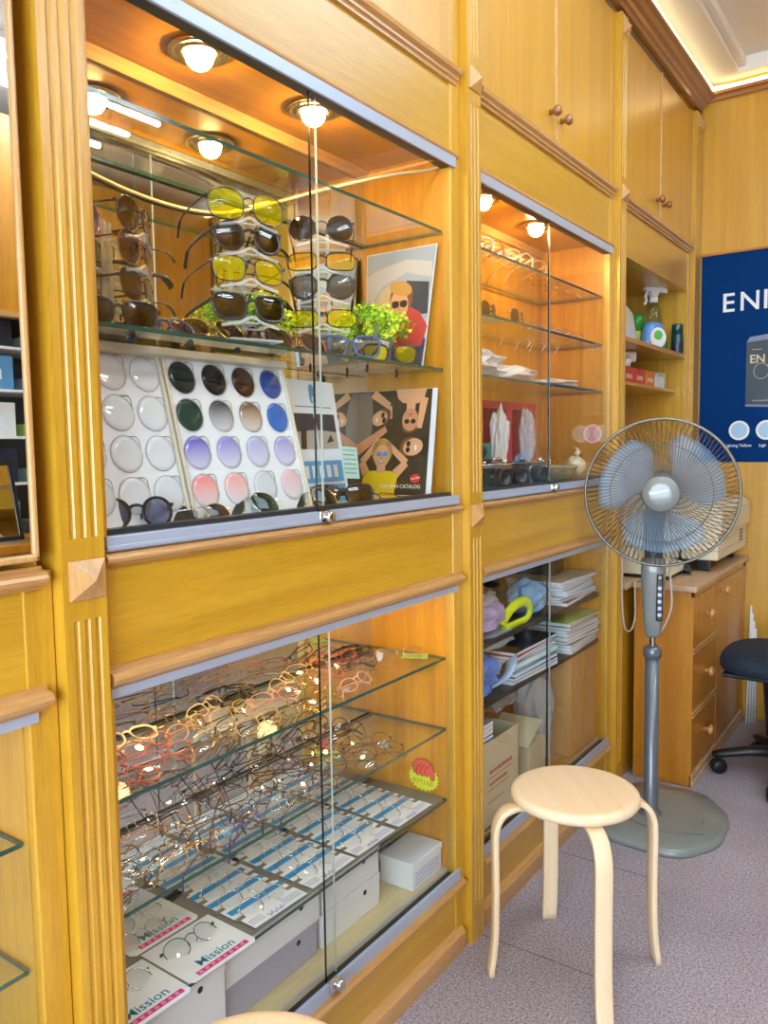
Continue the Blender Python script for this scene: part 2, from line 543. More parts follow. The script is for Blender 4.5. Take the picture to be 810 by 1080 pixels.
# ---------------------------------------------------------------- cabinet bays
PX = -0.025           # plane of aprons, stiles and doors
def half_round(mb, x0, zc, h, y0, y1, d=0.016):
    """moulding: half-round nose with a fillet on each side"""
    pr = [(x0, zc - h / 2)]
    pr += [(x0 + d * 0.35, zc - h / 2), (x0 + d * 0.35, zc - h * 0.36)]
    for k in range(7):
        a = -PI / 2 + PI * k / 6
        pr.append((x0 + d * 0.4 + d * 0.6 * math.cos(a), zc + h * 0.34 * math.sin(a)))
    pr += [(x0 + d * 0.35, zc + h * 0.36), (x0 + d * 0.35, zc + h / 2), (x0, zc + h / 2)]
    mb.extr_y(pr, y0, y1)
def sheet(name, y0, y1, x, z0, z1, parent, th=0.005, edge='glass_edge_dark'):
    g = MB()
    g.box(x - th / 2, x + th / 2, y0, y1, z0, z1)
    for f in g.bm.faces:
        f.normal_update()
        if abs(f.normal.x) < 0.5:
            f.material_index = 1
    return g.build(name, ['door_glass', edge], parent)
def gshelf(z, y0, y1, parent, x0=-0.268, x1=-0.046, th=0.007):
    g = MB()
    g.box(x0, x1, y0, y1, z - th, z)
    for f in g.bm.faces:
        f.normal_update()
        if abs(f.normal.z) < 0.5:
            f.material_index = 1
    return g.build('glass_shelf', ['shelf_glass', 'glass_edge'], parent)
def lock(y, z, x, parent):
    l = MB()
    l.box(x, x + 0.012, y - 0.016, y + 0.016, z - 0.012, z + 0.012, 0.003)
    l.lathe([(0, 0.0), (0.011, 0.0), (0.012, 0.004), (0.011, 0.012), (0.008, 0.014), (0, 0.014)], 16, Matrix.Translation((x + 0.01, y + 0.006, z)) @ Matrix.Rotation(PI / 2, 4, 'Y'))
    l.build('lock', 'chrome', parent)

def knob(y, z, x, parent, mat='wood_knob_dark', r=0.015, name='knob'):
    k = MB()
    k.lathe([(0.0, 0.0), (0.008, 0.0), (0.007, 0.010), (0.009, 0.014), (r, 0.020), (r * 1.02, 0.026), (r * 0.8, 0.033), (0.0, 0.036)], 18,
            Matrix.Translation((x, y, z)) @ Matrix.Rotation(PI / 2, 4, 'Y'))
    return k.build(name, mat, parent)

def bay(y0, y1, label, back_up, back_low, upper=True, doors=True, lower_shelves=(0.757, 0.577, 0.395), upper_shelves=(1.787, 1.464), solid_low=False, low_floor='plank_pale', seam=None, glass_left=True):
    t = thing('display_cabinet', label, 'cabinet', (-0.15, (y0 + y1) / 2, 0), group='wooden cabinet bays along the wall')
    a, b_ = y0 + 0.012, y1 - 0.012             # inner faces of the side boards
    yo0, yo1 = y0 + 0.0, y1 - 0.0
    for s, (p, q) in enumerate(((y0 - 0.02, a), (b_, y1 + 0.02))):
        sp = MB()
        sp.box(-0.30, PX - 0.002, p, q, 0.0, 2.74)
        sp.build('side_panel', 'wood_case', t)
    for p, q in ((y0 - 0.03, y0 + 0.008), (y1 - 0.015, y1 + 0.034)):
        MB().box(-0.045, PX + 0.004, p, q, 0.0, 2.74, 0.002).build('stile', 'wood_vertical', t)
    # upper case
    if upper:
        MB().box(-0.285, -0.275, a, b_, 1.13, 1.975).build('mirror_back' if back_up == 'mirror' else 'back_panel', back_up, t)
        MB().box(-0.275, -0.045, a, b_, 1.965, 1.985).build('case_ceiling', 'wood_case_top', t)
        c = MB()
        c.extr_y([(-0.275, 1.945), (-0.267, 1.945), (-0.262, 1.955), (-0.255, 1.965), (-0.275, 1.965)], a, b_)
        c.build('cornice_strip', 'wood_trim', t)
        MB().box(-0.275, -0.045, a, b_, 1.143, 1.158).build('case_floor', 'plank_pale' if back_up == 'mirror' else 'black_soft', t)
        r = MB()
        r.box(-0.05, -0.0155, y0, y1, 1.936, 1.953, 0.001)
        r.box(-0.020, -0.014, y0, y1, 1.928, 1.954, 0.001)
        r.build('upper_rail', 'aluminium', t)
        r = MB()
        r.box(-0.046, -0.021, y0, y1, 1.929, 1.937)
        r.build('rail_gasket', 'track_dark', t)
        r = MB()
        r.box(-0.05, -0.012, y0, y1, 1.136, 1.158, 0.0015)
        r.box(-0.018, -0.010, y0, y1, 1.138, 1.1445, 0.001)
        r.build('lower_rail', 'aluminium', t)
        MB().box(-0.05, -0.026, y0, y1, 1.158, 1.166).build('rail_gasket', 'track_dark', t)
        for z in upper_shelves:
            gshelf(z, a + 0.004, b_ - 0.004, t)
        s = seam
        dl = sheet('glass_door', y0 + 0.002, s + 0.036, -0.040, 1.15, 1.94, t, edge='glass_edge_pale')
        dr = sheet('glass_door', s, y1 - 0.002, -0.026, 1.15, 1.94, t)
        lock(s + 0.008, 1.147, -0.022, dr)
    # aprons and mouldings
    MB().box(-0.05, PX, y0, y1, 0.955, 1.125).build('apron_panel', 'wood_panel_along', t)
    m_ = MB(); half_round(m_, PX, 1.126, 0.024, y0 - 0.004, y1 + 0.012, 0.020); m_.build('moulding', 'wood_trim', t)
    m_ = MB(); half_round(m_, PX, 0.953, 0.032, y0 - 0.004, y1 + 0.012, 0.024); m_.build('moulding', 'wood_trim', t)
    MB().box(-0.05, -0.016, y0, y1, 0.923, 0.938, 0.001).build('upper_rail', 'aluminium', t)
    if True:
        MB().box(-0.05, PX, y0, y1, 1.955, 2.13).build('fascia_panel', 'wood_panel_along', t)
        m_ = MB(); half_round(m_, PX, 1.957, 0.020, y0 - 0.004, y1 + 0.01, 0.014); m_.build('moulding', 'wood_trim', t)
        m_ = MB()
        m_.extr_y([(PX - 0.01, 2.118), (PX + 0.008, 2.118), (PX + 0.008, 2.126), (PX + 0.014, 2.128), (PX + 0.014, 2.134), (PX + 0.022, 2.140), (PX + 0.024, 2.148), (PX + 0.018, 2.155), (PX - 0.01, 2.155)], y0 - 0.004, y1 + 0.012)
        m_.build('moulding', 'wood_trim', t)
    # overhead cupboard
    if doors:
        ym = (y0 + y1) / 2
        for p, q, ky in ((y0 + 0.004, ym - 0.002, ym - 0.042), (ym + 0.002, y1 - 0.004, ym + 0.042)):
            d = MB().box(-0.042, -0.022, p, q, 2.158, 2.735, 0.003).build('cupboard_door', 'wood_panel', t)
            knob(ky, 2.235, -0.022, d)
        MB().box(-0.30, -0.045, y0, y1, 2.14, 2.155).build('cupboard_floor', 'wood_depth', t)
        MB().box(-0.024, -0.017, ym - 0.005, ym + 0.005, 2.158, 2.735, 0.002).build('door_bead', 'wood_trim_up', t)
    # lower case
    MB().box(-0.285, -0.275, a, b_, 0.10, 0.955).build('mirror_back' if back_low == 'mirror' else 'back_panel', back_low, t)
    MB().box(-0.275, -0.045, a, b_, 0.195, 0.212).build('case_floor', low_floor, t)
    MB().box(-0.275, -0.045, a, b_, 0.94, 0.955).build('case_ceiling', 'wood_panel_along', t)
    r = MB()
    r.box(-0.05, -0.018, y0, y1, 0.187, 0.200, 0.001)
    r.box(-0.024, -0.016, y0, y1, 0.186, 0.214, 0.001)
    r.box(-0.0505, -0.046, y0, y1, 0.188, 0.214)
    r.build('lower_rail', 'aluminium', t)
    MB().box(-0.046, -0.024, y0, y1, 0.200, 0.204).build('rail_gasket', 'track_dark', t)
    m_ = MB(); half_round(m_, PX, 0.176, 0.026, y0 - 0.004, y1 + 0.012, 0.022); m_.build('moulding', 'wood_trim', t)
    MB().box(-0.05, PX, y0, y1, 0.0, 0.186).build('kick_panel', 'wood_panel_along', t)
    m_ = MB()
    m_.extr_y([(PX, 0.0), (PX + 0.016, 0.0), (PX + 0.016, 0.045), (PX + 0.008, 0.055), (PX, 0.06)], y0 - 0.002, y1 + 0.012)
    m_.build('skirting', 'wood_trim', t)
    for z in lower_shelves:
        if solid_low:
            MB().box(-0.270, -0.052, a, b_, z - 0.014, z).build('shelf', 'wood_along' if not isinstance(solid_low, str) else solid_low, t)
        else:
            gshelf(z, a + 0.004, b_ - 0.004, t)
    dl = sheet('glass_door', y0 + 0.002, seam + 0.045, -0.040, 0.203, 0.93, t, edge='glass_edge_pale')
    dr = sheet('glass_door', seam, y1 - 0.002, -0.029, 0.203, 0.93, t)
    return t, dr
principled('shelf_dark', (52, 44, 40), rough=0.45, vary=0.15)
bay_1, dr = bay(0.700, 1.703, 'glazed wooden showcase bay full of sunglasses above and spectacle frames below', 'mirror', 'mirror', seam=1.180)
lock(1.190, 0.206, -0.022, dr)
bay_2, dr = bay(1.823, 2.792, 'glazed wooden showcase bay with a red box above and stacked papers below', 'wood_case', 'wood_case',
    lower_shelves=(0.745, 0.577), upper_shelves=(1.787, 1.622, 1.462), solid_low='shelf_dark', low_floor='wood_along', seam=2.268)
# bay of the wall mirror, at the left edge
t0 = thing('display_cabinet', 'wooden cabinet bay behind the wall mirror with a glazed lower case', 'cabinet', (-0.15, 0.12, 0), group='wooden cabinet bays along the wall')
y0, y1 = -0.40, 0.587
MB().box(-0.30, PX - 0.012, y1 - 0.012, y1 + 0.02, 0, 2.74).build('side_panel', 'wood_vertical', t0)
MB().box(-0.30, PX - 0.012, y0 - 0.03, y0 + 0.012, 0, 2.74).build('side_panel', 'wood_vertical', t0)
MB().box(-0.090, -0.072, y0, y1 + 0.036, 1.12, 2.74).build('upper_panel', 'wood_panel', t0)
MB().box(-0.07, PX + 0.003, y1 - 0.010, y1 + 0.032, 0, 1.122, 0.002).build('stile', 'wood_vertical', t0)
MB().box(-0.095, -0.0505, y1 + 0.0335, y1 + 0.075, 1.12, 2.74).build('stile', 'wood_vertical', t0)
MB().box(-0.06, PX, y0, y1, 0.955, 1.125).build('apron_panel', 'wood_panel_along', t0)
m_ = MB(); half_round(m_, PX, 1.115, 0.030, y0, y1 + 0.014, 0.026); m_.build('moulding', 'wood_trim', t0)
m_ = MB(); half_round(m_, PX, 0.953, 0.032, y0, y1 + 0.014, 0.026); m_.build('moulding', 'wood_trim', t0)
MB().box(-0.05, -0.016, y0, y1, 0.923, 0.938, 0.001).build('upper_rail', 'aluminium', t0)
MB().box(-0.285, -0.275, y0, y1, 0.1, 0.955).build('mirror_back', 'mirror', t0)
MB().box(-0.275, -0.045, y0, y1, 0.94, 0.955).build('case_ceiling', 'wood_panel_along', t0)
MB().box(-0.275, -0.045, y0, y1, 0.195, 0.212).build('case_floor', 'plank_pale', t0)
MB().box(-0.05, PX, y0, y1, 0.0, 0.186).build('kick_panel', 'wood_panel_along', t0)
MB().box(-0.05, -0.016, y0, y1, 0.186, 0.206, 0.001).build('lower_rail', 'aluminium', t0)
for z in (0.757, 0.577, 0.395):
    gshelf(z, y0 + 0.016, y1 - 0.016, t0)
sheet('glass_door', y0, 0.12, -0.040, 0.203, 0.93, t0)
sheet('glass_door', 0.08, y1, -0.029, 0.203, 0.93, t0)

# wall mirror hung in front of that bay
tm = thing('wall_mirror', 'tall wood framed mirror on the cabinet wall at the left edge', 'mirror', (-0.03, 0.25, 1.13))
my0, my1, mz0, mz1 = -0.10, 0.5925, 1.138, 2.55
MB().box(-0.033, -0.008, my0 + 0.004, my1 - 0.004, mz0 + 0.004, mz1 - 0.004).build('mirror_glass', 'mirror', tm)
f = MB()
for (p, q, r, s) in ((my0, my0 + 0.008, mz0, mz1), (my1 - 0.008, my1, mz0, mz1), (my0, my1, mz0, mz0 + 0.010), (my0, my1, mz1 - 0.010, mz1)):
    f.box(-0.034, -0.003, p, q, r, s, 0.003)
f.build('frame', 'wood_trim_up', tm)

# corner bay: cupboard above an open niche
t3 = thing('display_cabinet', 'wooden corner bay with an overhead cupboard above an open niche', 'cabinet', (-0.15, 3.37, 0), group='wooden cabinet bays along the wall')
y0, y1 = 2.913, 3.812
for p, q in ((y0 - 0.022, y0 + 0.006), (y1 - 0.006, y1 + 0.022)):
    MB().box(-0.32, PX, p, q, 0.0, 2.74).build('side_panel', 'wood_vertical', t3)
    MB().box(-0.045, PX + 0.004, p - 0.003, q + 0.003, 0, 2.74, 0.002).build('stile', 'wood_vertical', t3)
MB().box(-0.32, -0.305, y0, y1, 0.0, 2.74).build('back_panel', 'wood_panel', t3)
MB().box(-0.305, -0.0505, y0 + 0.006, y1 - 0.006, 1.956, 1.968).build('niche_ceiling', 'wood_depth', t3)
MB().box(-0.05, PX, y0, y1, 1.952, 2.13).build('fascia_panel', 'wood_panel_along', t3)
m_ = MB()
m_.extr_y([(PX - 0.01, 2.118), (PX + 0.008, 2.118), (PX + 0.008, 2.126), (PX + 0.014, 2.128), (PX + 0.014, 2.134), (PX + 0.022, 2.140), (PX + 0.024, 2.148), (PX + 0.018, 2.155), (PX - 0.01, 2.155)], y0 - 0.012, y1 + 0.012)
m_.build('moulding', 'wood_trim', t3)
ym = (y0 + y1) / 2
for p, q, ky in ((y0 + 0.004, ym - 0.002, ym - 0.048), (ym + 0.002, y1 - 0.004, ym + 0.048)):
    d = MB().box(-0.042, -0.022, p, q, 2.158, 2.735, 0.003).build('cupboard_door', 'wood_panel', t3)
    knob(ky, 2.235, -0.022, d)
MB().box(-0.024, -0.017, ym - 0.005, ym + 0.005, 2.158, 2.735, 0.002).build('door_bead', 'wood_trim_up', t3)
MB().box(-0.305, -0.026, y0 + 0.006, y1 - 0.006, 1.652, 1.670, 0.001).build('shelf', 'wood_along', t3)
MB().box(-0.305, -0.070, y0 + 0.006, y1 - 0.006, 1.502, 1.515, 0.001).build('shelf', 'wood_along', t3)

MB().box(-0.045, PX, y0, y1, 0.0, 0.735).build('lower_front', 'wood_vertical', t3)
MB().box(-0.305, 0.001, y0 + 0.008, y1 - 0.008, 0.735, 0.757, 0.003).build('niche_counter', 'wood_desk_top', t3)
# ---------------------------------------------------------------- downlights
def downlight(x, y, label, z=1.965, bulb='bulb_glow'):
    t = thing('downlight', label, 'downlight', (x, y, z), group='recessed downlights in the showcases')
    r = MB()
    r.lathe([(0.026, 0.0), (0.052, 0.0), (0.055, -0.004), (0.051, -0.008), (0.045, -0.0085), (0.043, -0.005), (0.039, -0.005), (0.037, -0.010), (0.031, -0.010), (0.026, -0.004)], 32)
    r.build('trim_ring', 'brass', t, local=True)
    b = MB()
    b.lathe([(0.024, -0.001), (0.0245, -0.012), (0.022, -0.022), (0.016, -0.030), (0.008, -0.034), (0, -0.035)], 24)
    b.build('bulb', bulb, t, local=True)
for y, lab in ((1.010, 'brass rimmed downlight above the lens boards, nearer the fluted pilaster with the mirror'),
               (1.315, 'brass rimmed downlight over the middle of the sunglasses showcase')):
    downlight(-0.125, y, lab)
for y, lab in ((2.055, 'brass rimmed downlight in the showcase with the red box, closest to its pilaster'),
               (2.410, 'brass rimmed downlight over the glass door edge of the red box showcase')):
    downlight(-0.13, y, lab)
for y, lab in ((0.98, 'downlight in the lower showcase above the tan spectacle frames'), (1.42, 'downlight in the lower showcase above the black and white spectacles')):
    downlight(-0.15, y, lab, z=0.94, bulb='bulb_low')
downlight(-0.15, 0.25, 'downlight in the lower case beneath the wall mirror', z=0.94, bulb='bulb_low')

# cream cable drooping across the sunglasses showcase
cb = MB().tube(bez([(-0.052, 1.684, 1.932), (-0.07, 1.655, 1.921), (-0.11, 1.56, 1.893), (-0.17, 1.43, 1.845), (-0.235, 1.34, 1.808), (-0.262, 1.22, 1.762), (-0.268, 1.10, 1.742), (-0.268, 0.95, 1.745), (-0.268, 0.78, 1.775)], 8), 0.0036, 8)
principled('cream_cable', (236, 222, 178), rough=0.5)
single(cb, 'cable', 'cream_cable', 'cream cable drooping across the sunglasses showcase under its downlights', 'cable')
# ---------------------------------------------------------------- spectacles
def outline(shape, n=26):
    """right-hand lens outline around its centre: (lateral outward, up)"""
    P = dict(wayfarer=(0.0270, 0.0205, 2.9), round=(0.0235, 0.0225, 2.1), rect=(0.0265, 0.0160, 3.4), oval=(0.0255, 0.0165, 2.2),
             aviator=(0.0285, 0.0240, 2.3), square=(0.0280, 0.0220, 3.2), big=(0.0295, 0.0250, 2.5), club=(0.0265, 0.0195, 2.6), shield=(0.0320, 0.0200, 2.8))[shape]
    a, b, e = P
    pts = []
    for k in range(n):
        t = 2 * PI * k / n
        c, s = math.cos(t), math.sin(t)
        y = a * math.copysign(abs(c) ** (2 / e), c)
        z = b * math.copysign(abs(s) ** (2 / e), s)
        if shape in ('wayfarer', 'square', 'club', 'shield'):
            y *= 1 + 0.10 * (z / b)
            if y > 0 and z > 0: z *= 1 + 0.14 * (y / a)
        if shape == 'aviator':
            y += -0.005 * (z / b) * 1.0 if False else 0.004 * (-(z / b))
            y *= 1 + 0.10 * (z / b)
        pts.append((y, z))
    return pts, a, b
GM = {}
def g_meshes(shape, thick, folded):
    key = (shape, thick, folded)
    if key in GM: return GM[key]
    pts, a, b = outline(shape)
    r = {'wire': 0.00085, 'thin': 0.0012, 'thick': 0.0022}[thick]
    gap = 0.0085 if shape != 'round' else 0.0105
    cy = a + gap
    zc = b + r
    curve = 2.2
    def X(y): return -curve * y * y
    fr = MB()
    for s in (-1, 1):
        loop = [(X(s * (cy + y)), s * (cy + y), zc + z) for y, z in pts]
        fr.tube(loop, r, 6, closed=True, flat=(1.0, 1.25) if thick == 'thick' else None)
    # bridge and nose pads
    yb = gap + 0.001
    zb = zc + b * 0.35
    fr.tube([(X(yb), -yb, zb), (0.0012, -yb * 0.5, zb + 0.003), (0.002, 0, zb + 0.004), (0.0012, yb * 0.5, zb + 0.003), (X(yb), yb, zb)], r * 1.15, 6)
    for s in (-1, 1):
        fr.tube([(X(yb), s * yb, zc - 0.002), (-0.006, s * (yb - 0.003), zc - 0.003), (-0.008, s * (yb - 0.002), zc - 0.010)], max(r * 0.8, 0.0009), 5)
        yo = cy + a * (1.06 if shape in ('wayfarer', 'square', 'club', 'shield') else 0.97)
        zo = zc + b * 0.45
        fr.box(X(yo) - 0.004, X(yo) + r, min(s * yo, s * (yo + 0.005)), max(s * yo, s * (yo + 0.005)), zo - max(r, 0.0016), zo + max(r * 1.5, 0.002))
    me_f = fr.mesh('frame', 'black_plastic')
    lens = []
    for s in (-1, 1):
        L = MB()
        c = L.bm.verts.new((X(s * cy) + 0.0015, s * cy, zc))
        ring1 = [L.bm.verts.new((X(s * (cy + y * 0.55)) + 0.0012, s * (cy + y * 0.55), zc + z * 0.55)) for y, z in pts]
        ring2 = [L.bm.verts.new((X(s * (cy + y)), s * (cy + y), zc + z)) for y, z in pts]
        n = len(pts)
        for k in range(n):
            for q in ((c, ring1[k], ring1[(k + 1) % n]), (ring1[k], ring2[k], ring2[(k + 1) % n], ring1[(k + 1) % n])):
                f = L.bm.faces.new(q); f.smooth = True
        lens.append(L.mesh('lens', 'black_plastic'))
    tem = []
    yo = cy + a * (1.06 if shape in ('wayfarer', 'square', 'club', 'shield') else 0.97) + 0.0035
    zo = zc + b * 0.45
    xo = X(yo) - 0.003
    rt = {'wire': 0.0010, 'thin': 0.0014, 'thick': 0.0019}[thick]
    for s in (-1, 1):
        T = MB()
        if not folded:
            p = [(xo, s * yo, zo), (xo - 0.05, s * (yo + 0.001), zo - 0.001), (xo - 0.095, s * (yo - 0.001), zo - 0.003), (xo - 0.118, s * (yo - 0.003), zo - 0.010), (xo - 0.134, s * (yo - 0.005), max(zo - 0.028, 0.002))]
        else:
            k = 0.004 if s > 0 else 0.0
            z2 = zo - (0.003 if s > 0 else -0.001)
            p = [(xo, s * yo, zo), (xo - 0.008 - k, s * (yo - 0.003), z2), (xo - 0.011 - k, s * (yo - 0.04), z2), (xo - 0.012 - k, s * (yo - 0.088), z2 - 0.002), (xo - 0.011 - k, s * (yo - 0.108), z2 - 0.010), (xo - 0.010 - k, s * (yo - 0.122), z2 - 0.024)]
        q = bez(p, 5)
        m_ = len(q)
        T.tube(q, rt, 6, taper=[1.0 + (0.9 if i > m_ * 0.66 else 0.0) + (0.3 if thick == 'thick' else 0) for i in range(m_)], flat=(1.6, 0.7) if thick == 'thick' else (1.1, 0.8))
        tem.append(T.mesh('temple', 'black_plastic'))
    GM[key] = (me_f, lens, tem)
    return GM[key]
def oset(o, mat):
    s = o.material_slots[0]
    s.link = 'OBJECT'
    s.material = MATS[mat]
NG = [0]
def glasses(shape, thick, fm, lm, tm, loc, yaw, tilt, label, group, folded=False, roll=0.0, scale=1.0, kind='spectacles', parts=True):
    """front looks along +x of its own frame; yaw turns it, tilt leans it back"""
    NG[0] += 1
    me_f, lens, tem = g_meshes(shape, thick, folded)
    name = 'sunglasses' if kind == 'sunglasses' else 'spectacles'
    t = thing(name, label, kind, loc, (roll, -tilt, yaw), group)
    t.scale = (scale,) * 3
    for nm, me, mm in [('frame', me_f, fm)] + [('lens', l, lm) for l in lens] + [('temple', q, tm) for q in tem]:
        o = bpy.data.objects.new(nm, me)
        COL.objects.link(o)
        o.parent = t
        oset(o, mm)
    return t
R = math.radians
# lens and frame colours
clear('lens_clear', (0.96, 0.97, 0.98), ior=1.5, boost=1.15)
clear('lens_dark', (0.045, 0.04, 0.05), ior=1.6)
clear('lens_brown', (0.17, 0.10, 0.06), ior=1.6)
clear('lens_green', (0.10, 0.15, 0.08), ior=1.6)
def tinted(name, trans, body, alpha):
    m, nt, out = new_mat(name)
    tr = nt.nodes.new('ShaderNodeBsdfTransparent'); tr.inputs[0].default_value = (*trans, 1)
    b = nt.nodes.new('ShaderNodeBsdfPrincipled'); b.inputs['Base Color'].default_value = lin(*body); b.inputs['Roughness'].default_value = 0.03
    mx = nt.nodes.new('ShaderNodeMixShader'); mx.inputs[0].default_value = alpha
    nt.links.new(tr.outputs[0], mx.inputs[1]); nt.links.new(b.outputs[0], mx.inputs[2]); nt.links.new(mx.outputs[0], out.inputs[0])
tinted('lens_yellow', (0.92, 0.86, 0.06), (220, 204, 28), 0.26)
tinted('lens_amber', (0.94, 0.76, 0.20), (236, 176, 40), 0.30)
clear('lens_purple', (0.22, 0.10, 0.22), ior=1.7)
clear('lens_bluegrey', (0.30, 0.34, 0.50), ior=1.6)
clear('lens_grey', (0.16, 0.17, 0.18), ior=1.6)
principled('f_black', (26, 26, 30), rough=0.25, coat=0.4)
principled('f_navy', (34, 48, 78), rough=0.25, coat=0.4)
principled('f_blue', (60, 96, 150), rough=0.25, coat=0.4)
principled('f_grey', (92, 92, 100), rough=0.3, coat=0.3)
principled('f_brown', (92, 52, 34), rough=0.25, coat=0.4)
principled('f_tortoise', (110, 62, 30), rough=0.25, coat=0.4, vary=0.7, scale=240)
principled('f_gold', (222, 178, 104), rough=0.22, metal=1.0)
principled('f_silver', (206, 206, 210), rough=0.2, metal=1.0)
principled('f_gun', (78, 76, 84), rough=0.25, metal=0.8)
principled('f_red', (176, 40, 40), rough=0.25, coat=0.4)
principled('f_maroon', (110, 34, 40), rough=0.25, coat=0.4)
principled('f_coral', (200, 100, 76), rough=0.3, coat=0.3)
principled('f_pink', (224, 160, 150), rough=0.3, coat=0.3)
principled('f_tan', (186, 146, 92), rough=0.3, coat=0.3)
principled('f_cream', (226, 206, 160), rough=0.3, coat=0.3)
principled('f_white', (236, 236, 232), rough=0.3, coat=0.3)
principled('f_purple', (96, 60, 120), rough=0.3, coat=0.3)
principled('f_clear', (216, 210, 200), rough=0.1, coat=0.3, trans=0.6)
FN = dict(f_black='black', f_navy='navy', f_blue='blue', f_grey='grey', f_brown='brown', f_tortoise='tortoiseshell', f_gold='gold', f_silver='silver', f_gun='gunmetal',
          f_red='red', f_maroon='maroon', f_coral='coral', f_pink='pink', f_tan='tan', f_cream='cream', f_white='white', f_purple='purple', f_clear='clear plastic')
# ---- acrylic tiered stands on the sunglasses shelf
SG = 'sunglasses on the tiered stands'
SZ = 1.464
def stand(x, y, yaw, levels, label):
    t = thing('display_stand', label, 'display stand', (x, y, SZ), (0, 0, yaw), group='clear tiered sunglasses stands')
    MB().box(-0.045, 0.045, -0.05, 0.05, 0.0, 0.004, 0.001).build('base', 'acrylic', t, local=True)
    p = MB()
    for yy in (-0.012, 0.012):
        p.box(-0.036, -0.030, yy - 0.004, yy + 0.004, 0.004, levels[-1] + 0.03)
    p.build('post', 'acrylic', t, local=True)
    for z in levels:
        a = MB()
        a.box(-0.034, 0.028, -0.012, 0.012, z - 0.004, z, 0.001)
        a.tube(bez([(0.02, -0.055, z - 0.008), (0.026, -0.02, z - 0.001), (0.028, 0, z + 0.008), (0.026, 0.02, z - 0.001), (0.02, 0.055, z - 0.008)], 4), 0.003, 6)
        a.box(-0.036, -0.026, -0.05, 0.05, z - 0.006, z - 0.003)
        a.build('tray', 'acrylic', t, local=True)
    return t
def on_stand(x, y, yaw, items, levels, off=0.026, scl=1.1):
    for (shape, thick, fm, lm, label), z in zip(items, levels):
        glasses(shape, thick, fm, lm, fm, (x + off * math.cos(yaw), y + off * math.sin(yaw), SZ + z + 0.001), yaw, R(4), label, SG, kind='sunglasses', scale=scl)
# A: leftmost, its glasses turned away towards the poster wall
xA, yA, aA = -0.125, 0.842, R(32)
LA = [0.045, 0.098, 0.148]
stand(xA, yA, aA, LA, 'clear acrylic stand nearest the mirror pilaster holding three pairs of brown sunglasses')
on_stand(xA, yA, aA, [('wayfarer', 'thin', 'f_gun', 'lens_brown', 'squarish brown sunglasses lowest on the acrylic stand near the mirror pilaster'),
                      ('aviator', 'thin', 'f_tortoise', 'lens_brown', 'brown aviator sunglasses midway up the acrylic stand near the mirror pilaster'),
                      ('aviator', 'thin', 'f_gun', 'lens_brown', 'dark framed brown sunglasses topmost on the acrylic stand near the mirror pilaster')], LA)
# hidden half of a further stand by the pilaster
xD, yD, aD = -0.200, 0.790, R(25)
LD = [0.03, 0.075, 0.118, 0.165]
stand(xD, yD, aD, LD, 'clear acrylic stand partly hidden by the pilaster beside the mirror')
on_stand(xD, yD, aD, [('square', 'thin', 'f_brown', 'lens_brown', 'brown sunglasses lowest on the half hidden stand by the pilaster'),
                      ('aviator', 'thin', 'f_black', 'lens_green', 'green lens sunglasses second from bottom of the half hidden stand'),
                      ('aviator', 'thin', 'f_black', 'lens_green', 'green lens sunglasses third from bottom of the half hidden stand'),
                      ('round', 'thick', 'f_purple', 'lens_purple', 'round purple sunglasses on top of the half hidden stand')], LD)
# B: four pairs, yellow and dark by turns
xB, yB, aB = -0.072, 1.050, R(-20)
LB = [0.035, 0.100, 0.152, 0.203]
stand(xB, yB, aB, LB, 'clear acrylic stand in the middle holding yellow and dark sunglasses by turns')
on_stand(xB, yB, aB, [('wayfarer', 'thick', 'f_black', 'lens_dark', 'solid black sunglasses lowest on the middle acrylic stand'),
                      ('wayfarer', 'thin', 'f_navy', 'lens_yellow', 'navy framed yellow lens glasses second from bottom of the middle stand'),
                      ('round', 'thick', 'f_black', 'lens_dark', 'round dark sunglasses second from top of the middle stand'),
                      ('big', 'thin', 'f_gun', 'lens_yellow', 'large yellow lens glasses topmost on the middle acrylic stand')], LB, scl=1.06)
# C: four pairs facing the room
xC, yC, aC = -0.135, 1.345, R(-52)
LC = [0.062, 0.120, 0.178, 0.238]
stand(xC, yC, aC, LC, 'clear acrylic stand beside the green plant holding four pairs of sunglasses')
on_stand(xC, yC, aC, [('rect', 'thin', 'f_black', 'lens_yellow', 'thin black framed yellow glasses lowest on the stand by the plant'),
                      ('round', 'thick', 'f_black', 'lens_grey', 'dark grey sunglasses second from bottom of the stand by the plant'),
                      ('rect', 'thin', 'f_black', 'lens_amber', 'amber lens rectangular glasses second from top of the stand by the plant'),
                      ('round', 'thin', 'f_gun', 'lens_dark', 'dark sunglasses topmost on the stand by the plant')], LC, scl=1.13)
# lying along the front edge of the shelf
SGF = 'sunglasses along the front of the shelf'
z = SZ + 0.001
glasses('shield', 'thick', 'f_black', 'lens_dark', 'f_black', (-0.078, 0.787, z), R(-8), R(5), 'chunky black sunglasses standing at the pilaster end of the glass shelf', SGF, kind='sunglasses')
glasses('oval', 'thick', 'f_navy', 'lens_purple', 'f_navy', (-0.075, 0.880, z), R(-5), R(36), 'purple lens sunglasses lying flat at the front of the glass shelf', SGF, folded=True, kind='sunglasses')
glasses('aviator', 'thin', 'f_gold', 'lens_brown', 'f_gold', (-0.075, 0.985, z), R(-15), R(38), 'gold rimmed brown sunglasses lying flat on the glass shelf edge', SGF, folded=True, kind='sunglasses')
glasses('square', 'thick', 'f_black', 'lens_brown', 'f_black', (-0.070, 1.105, z), R(-15), R(36), 'black sunglasses with brown lenses lying flat mid shelf edge', SGF, folded=True, kind='sunglasses')
glasses('big', 'thick', 'f_tortoise', 'lens_brown', 'f_tortoise', (-0.085, 1.215, z), R(-20), R(36), 'tortoiseshell sunglasses lying flat before the stand by the plant', SGF, folded=True, kind='sunglasses')
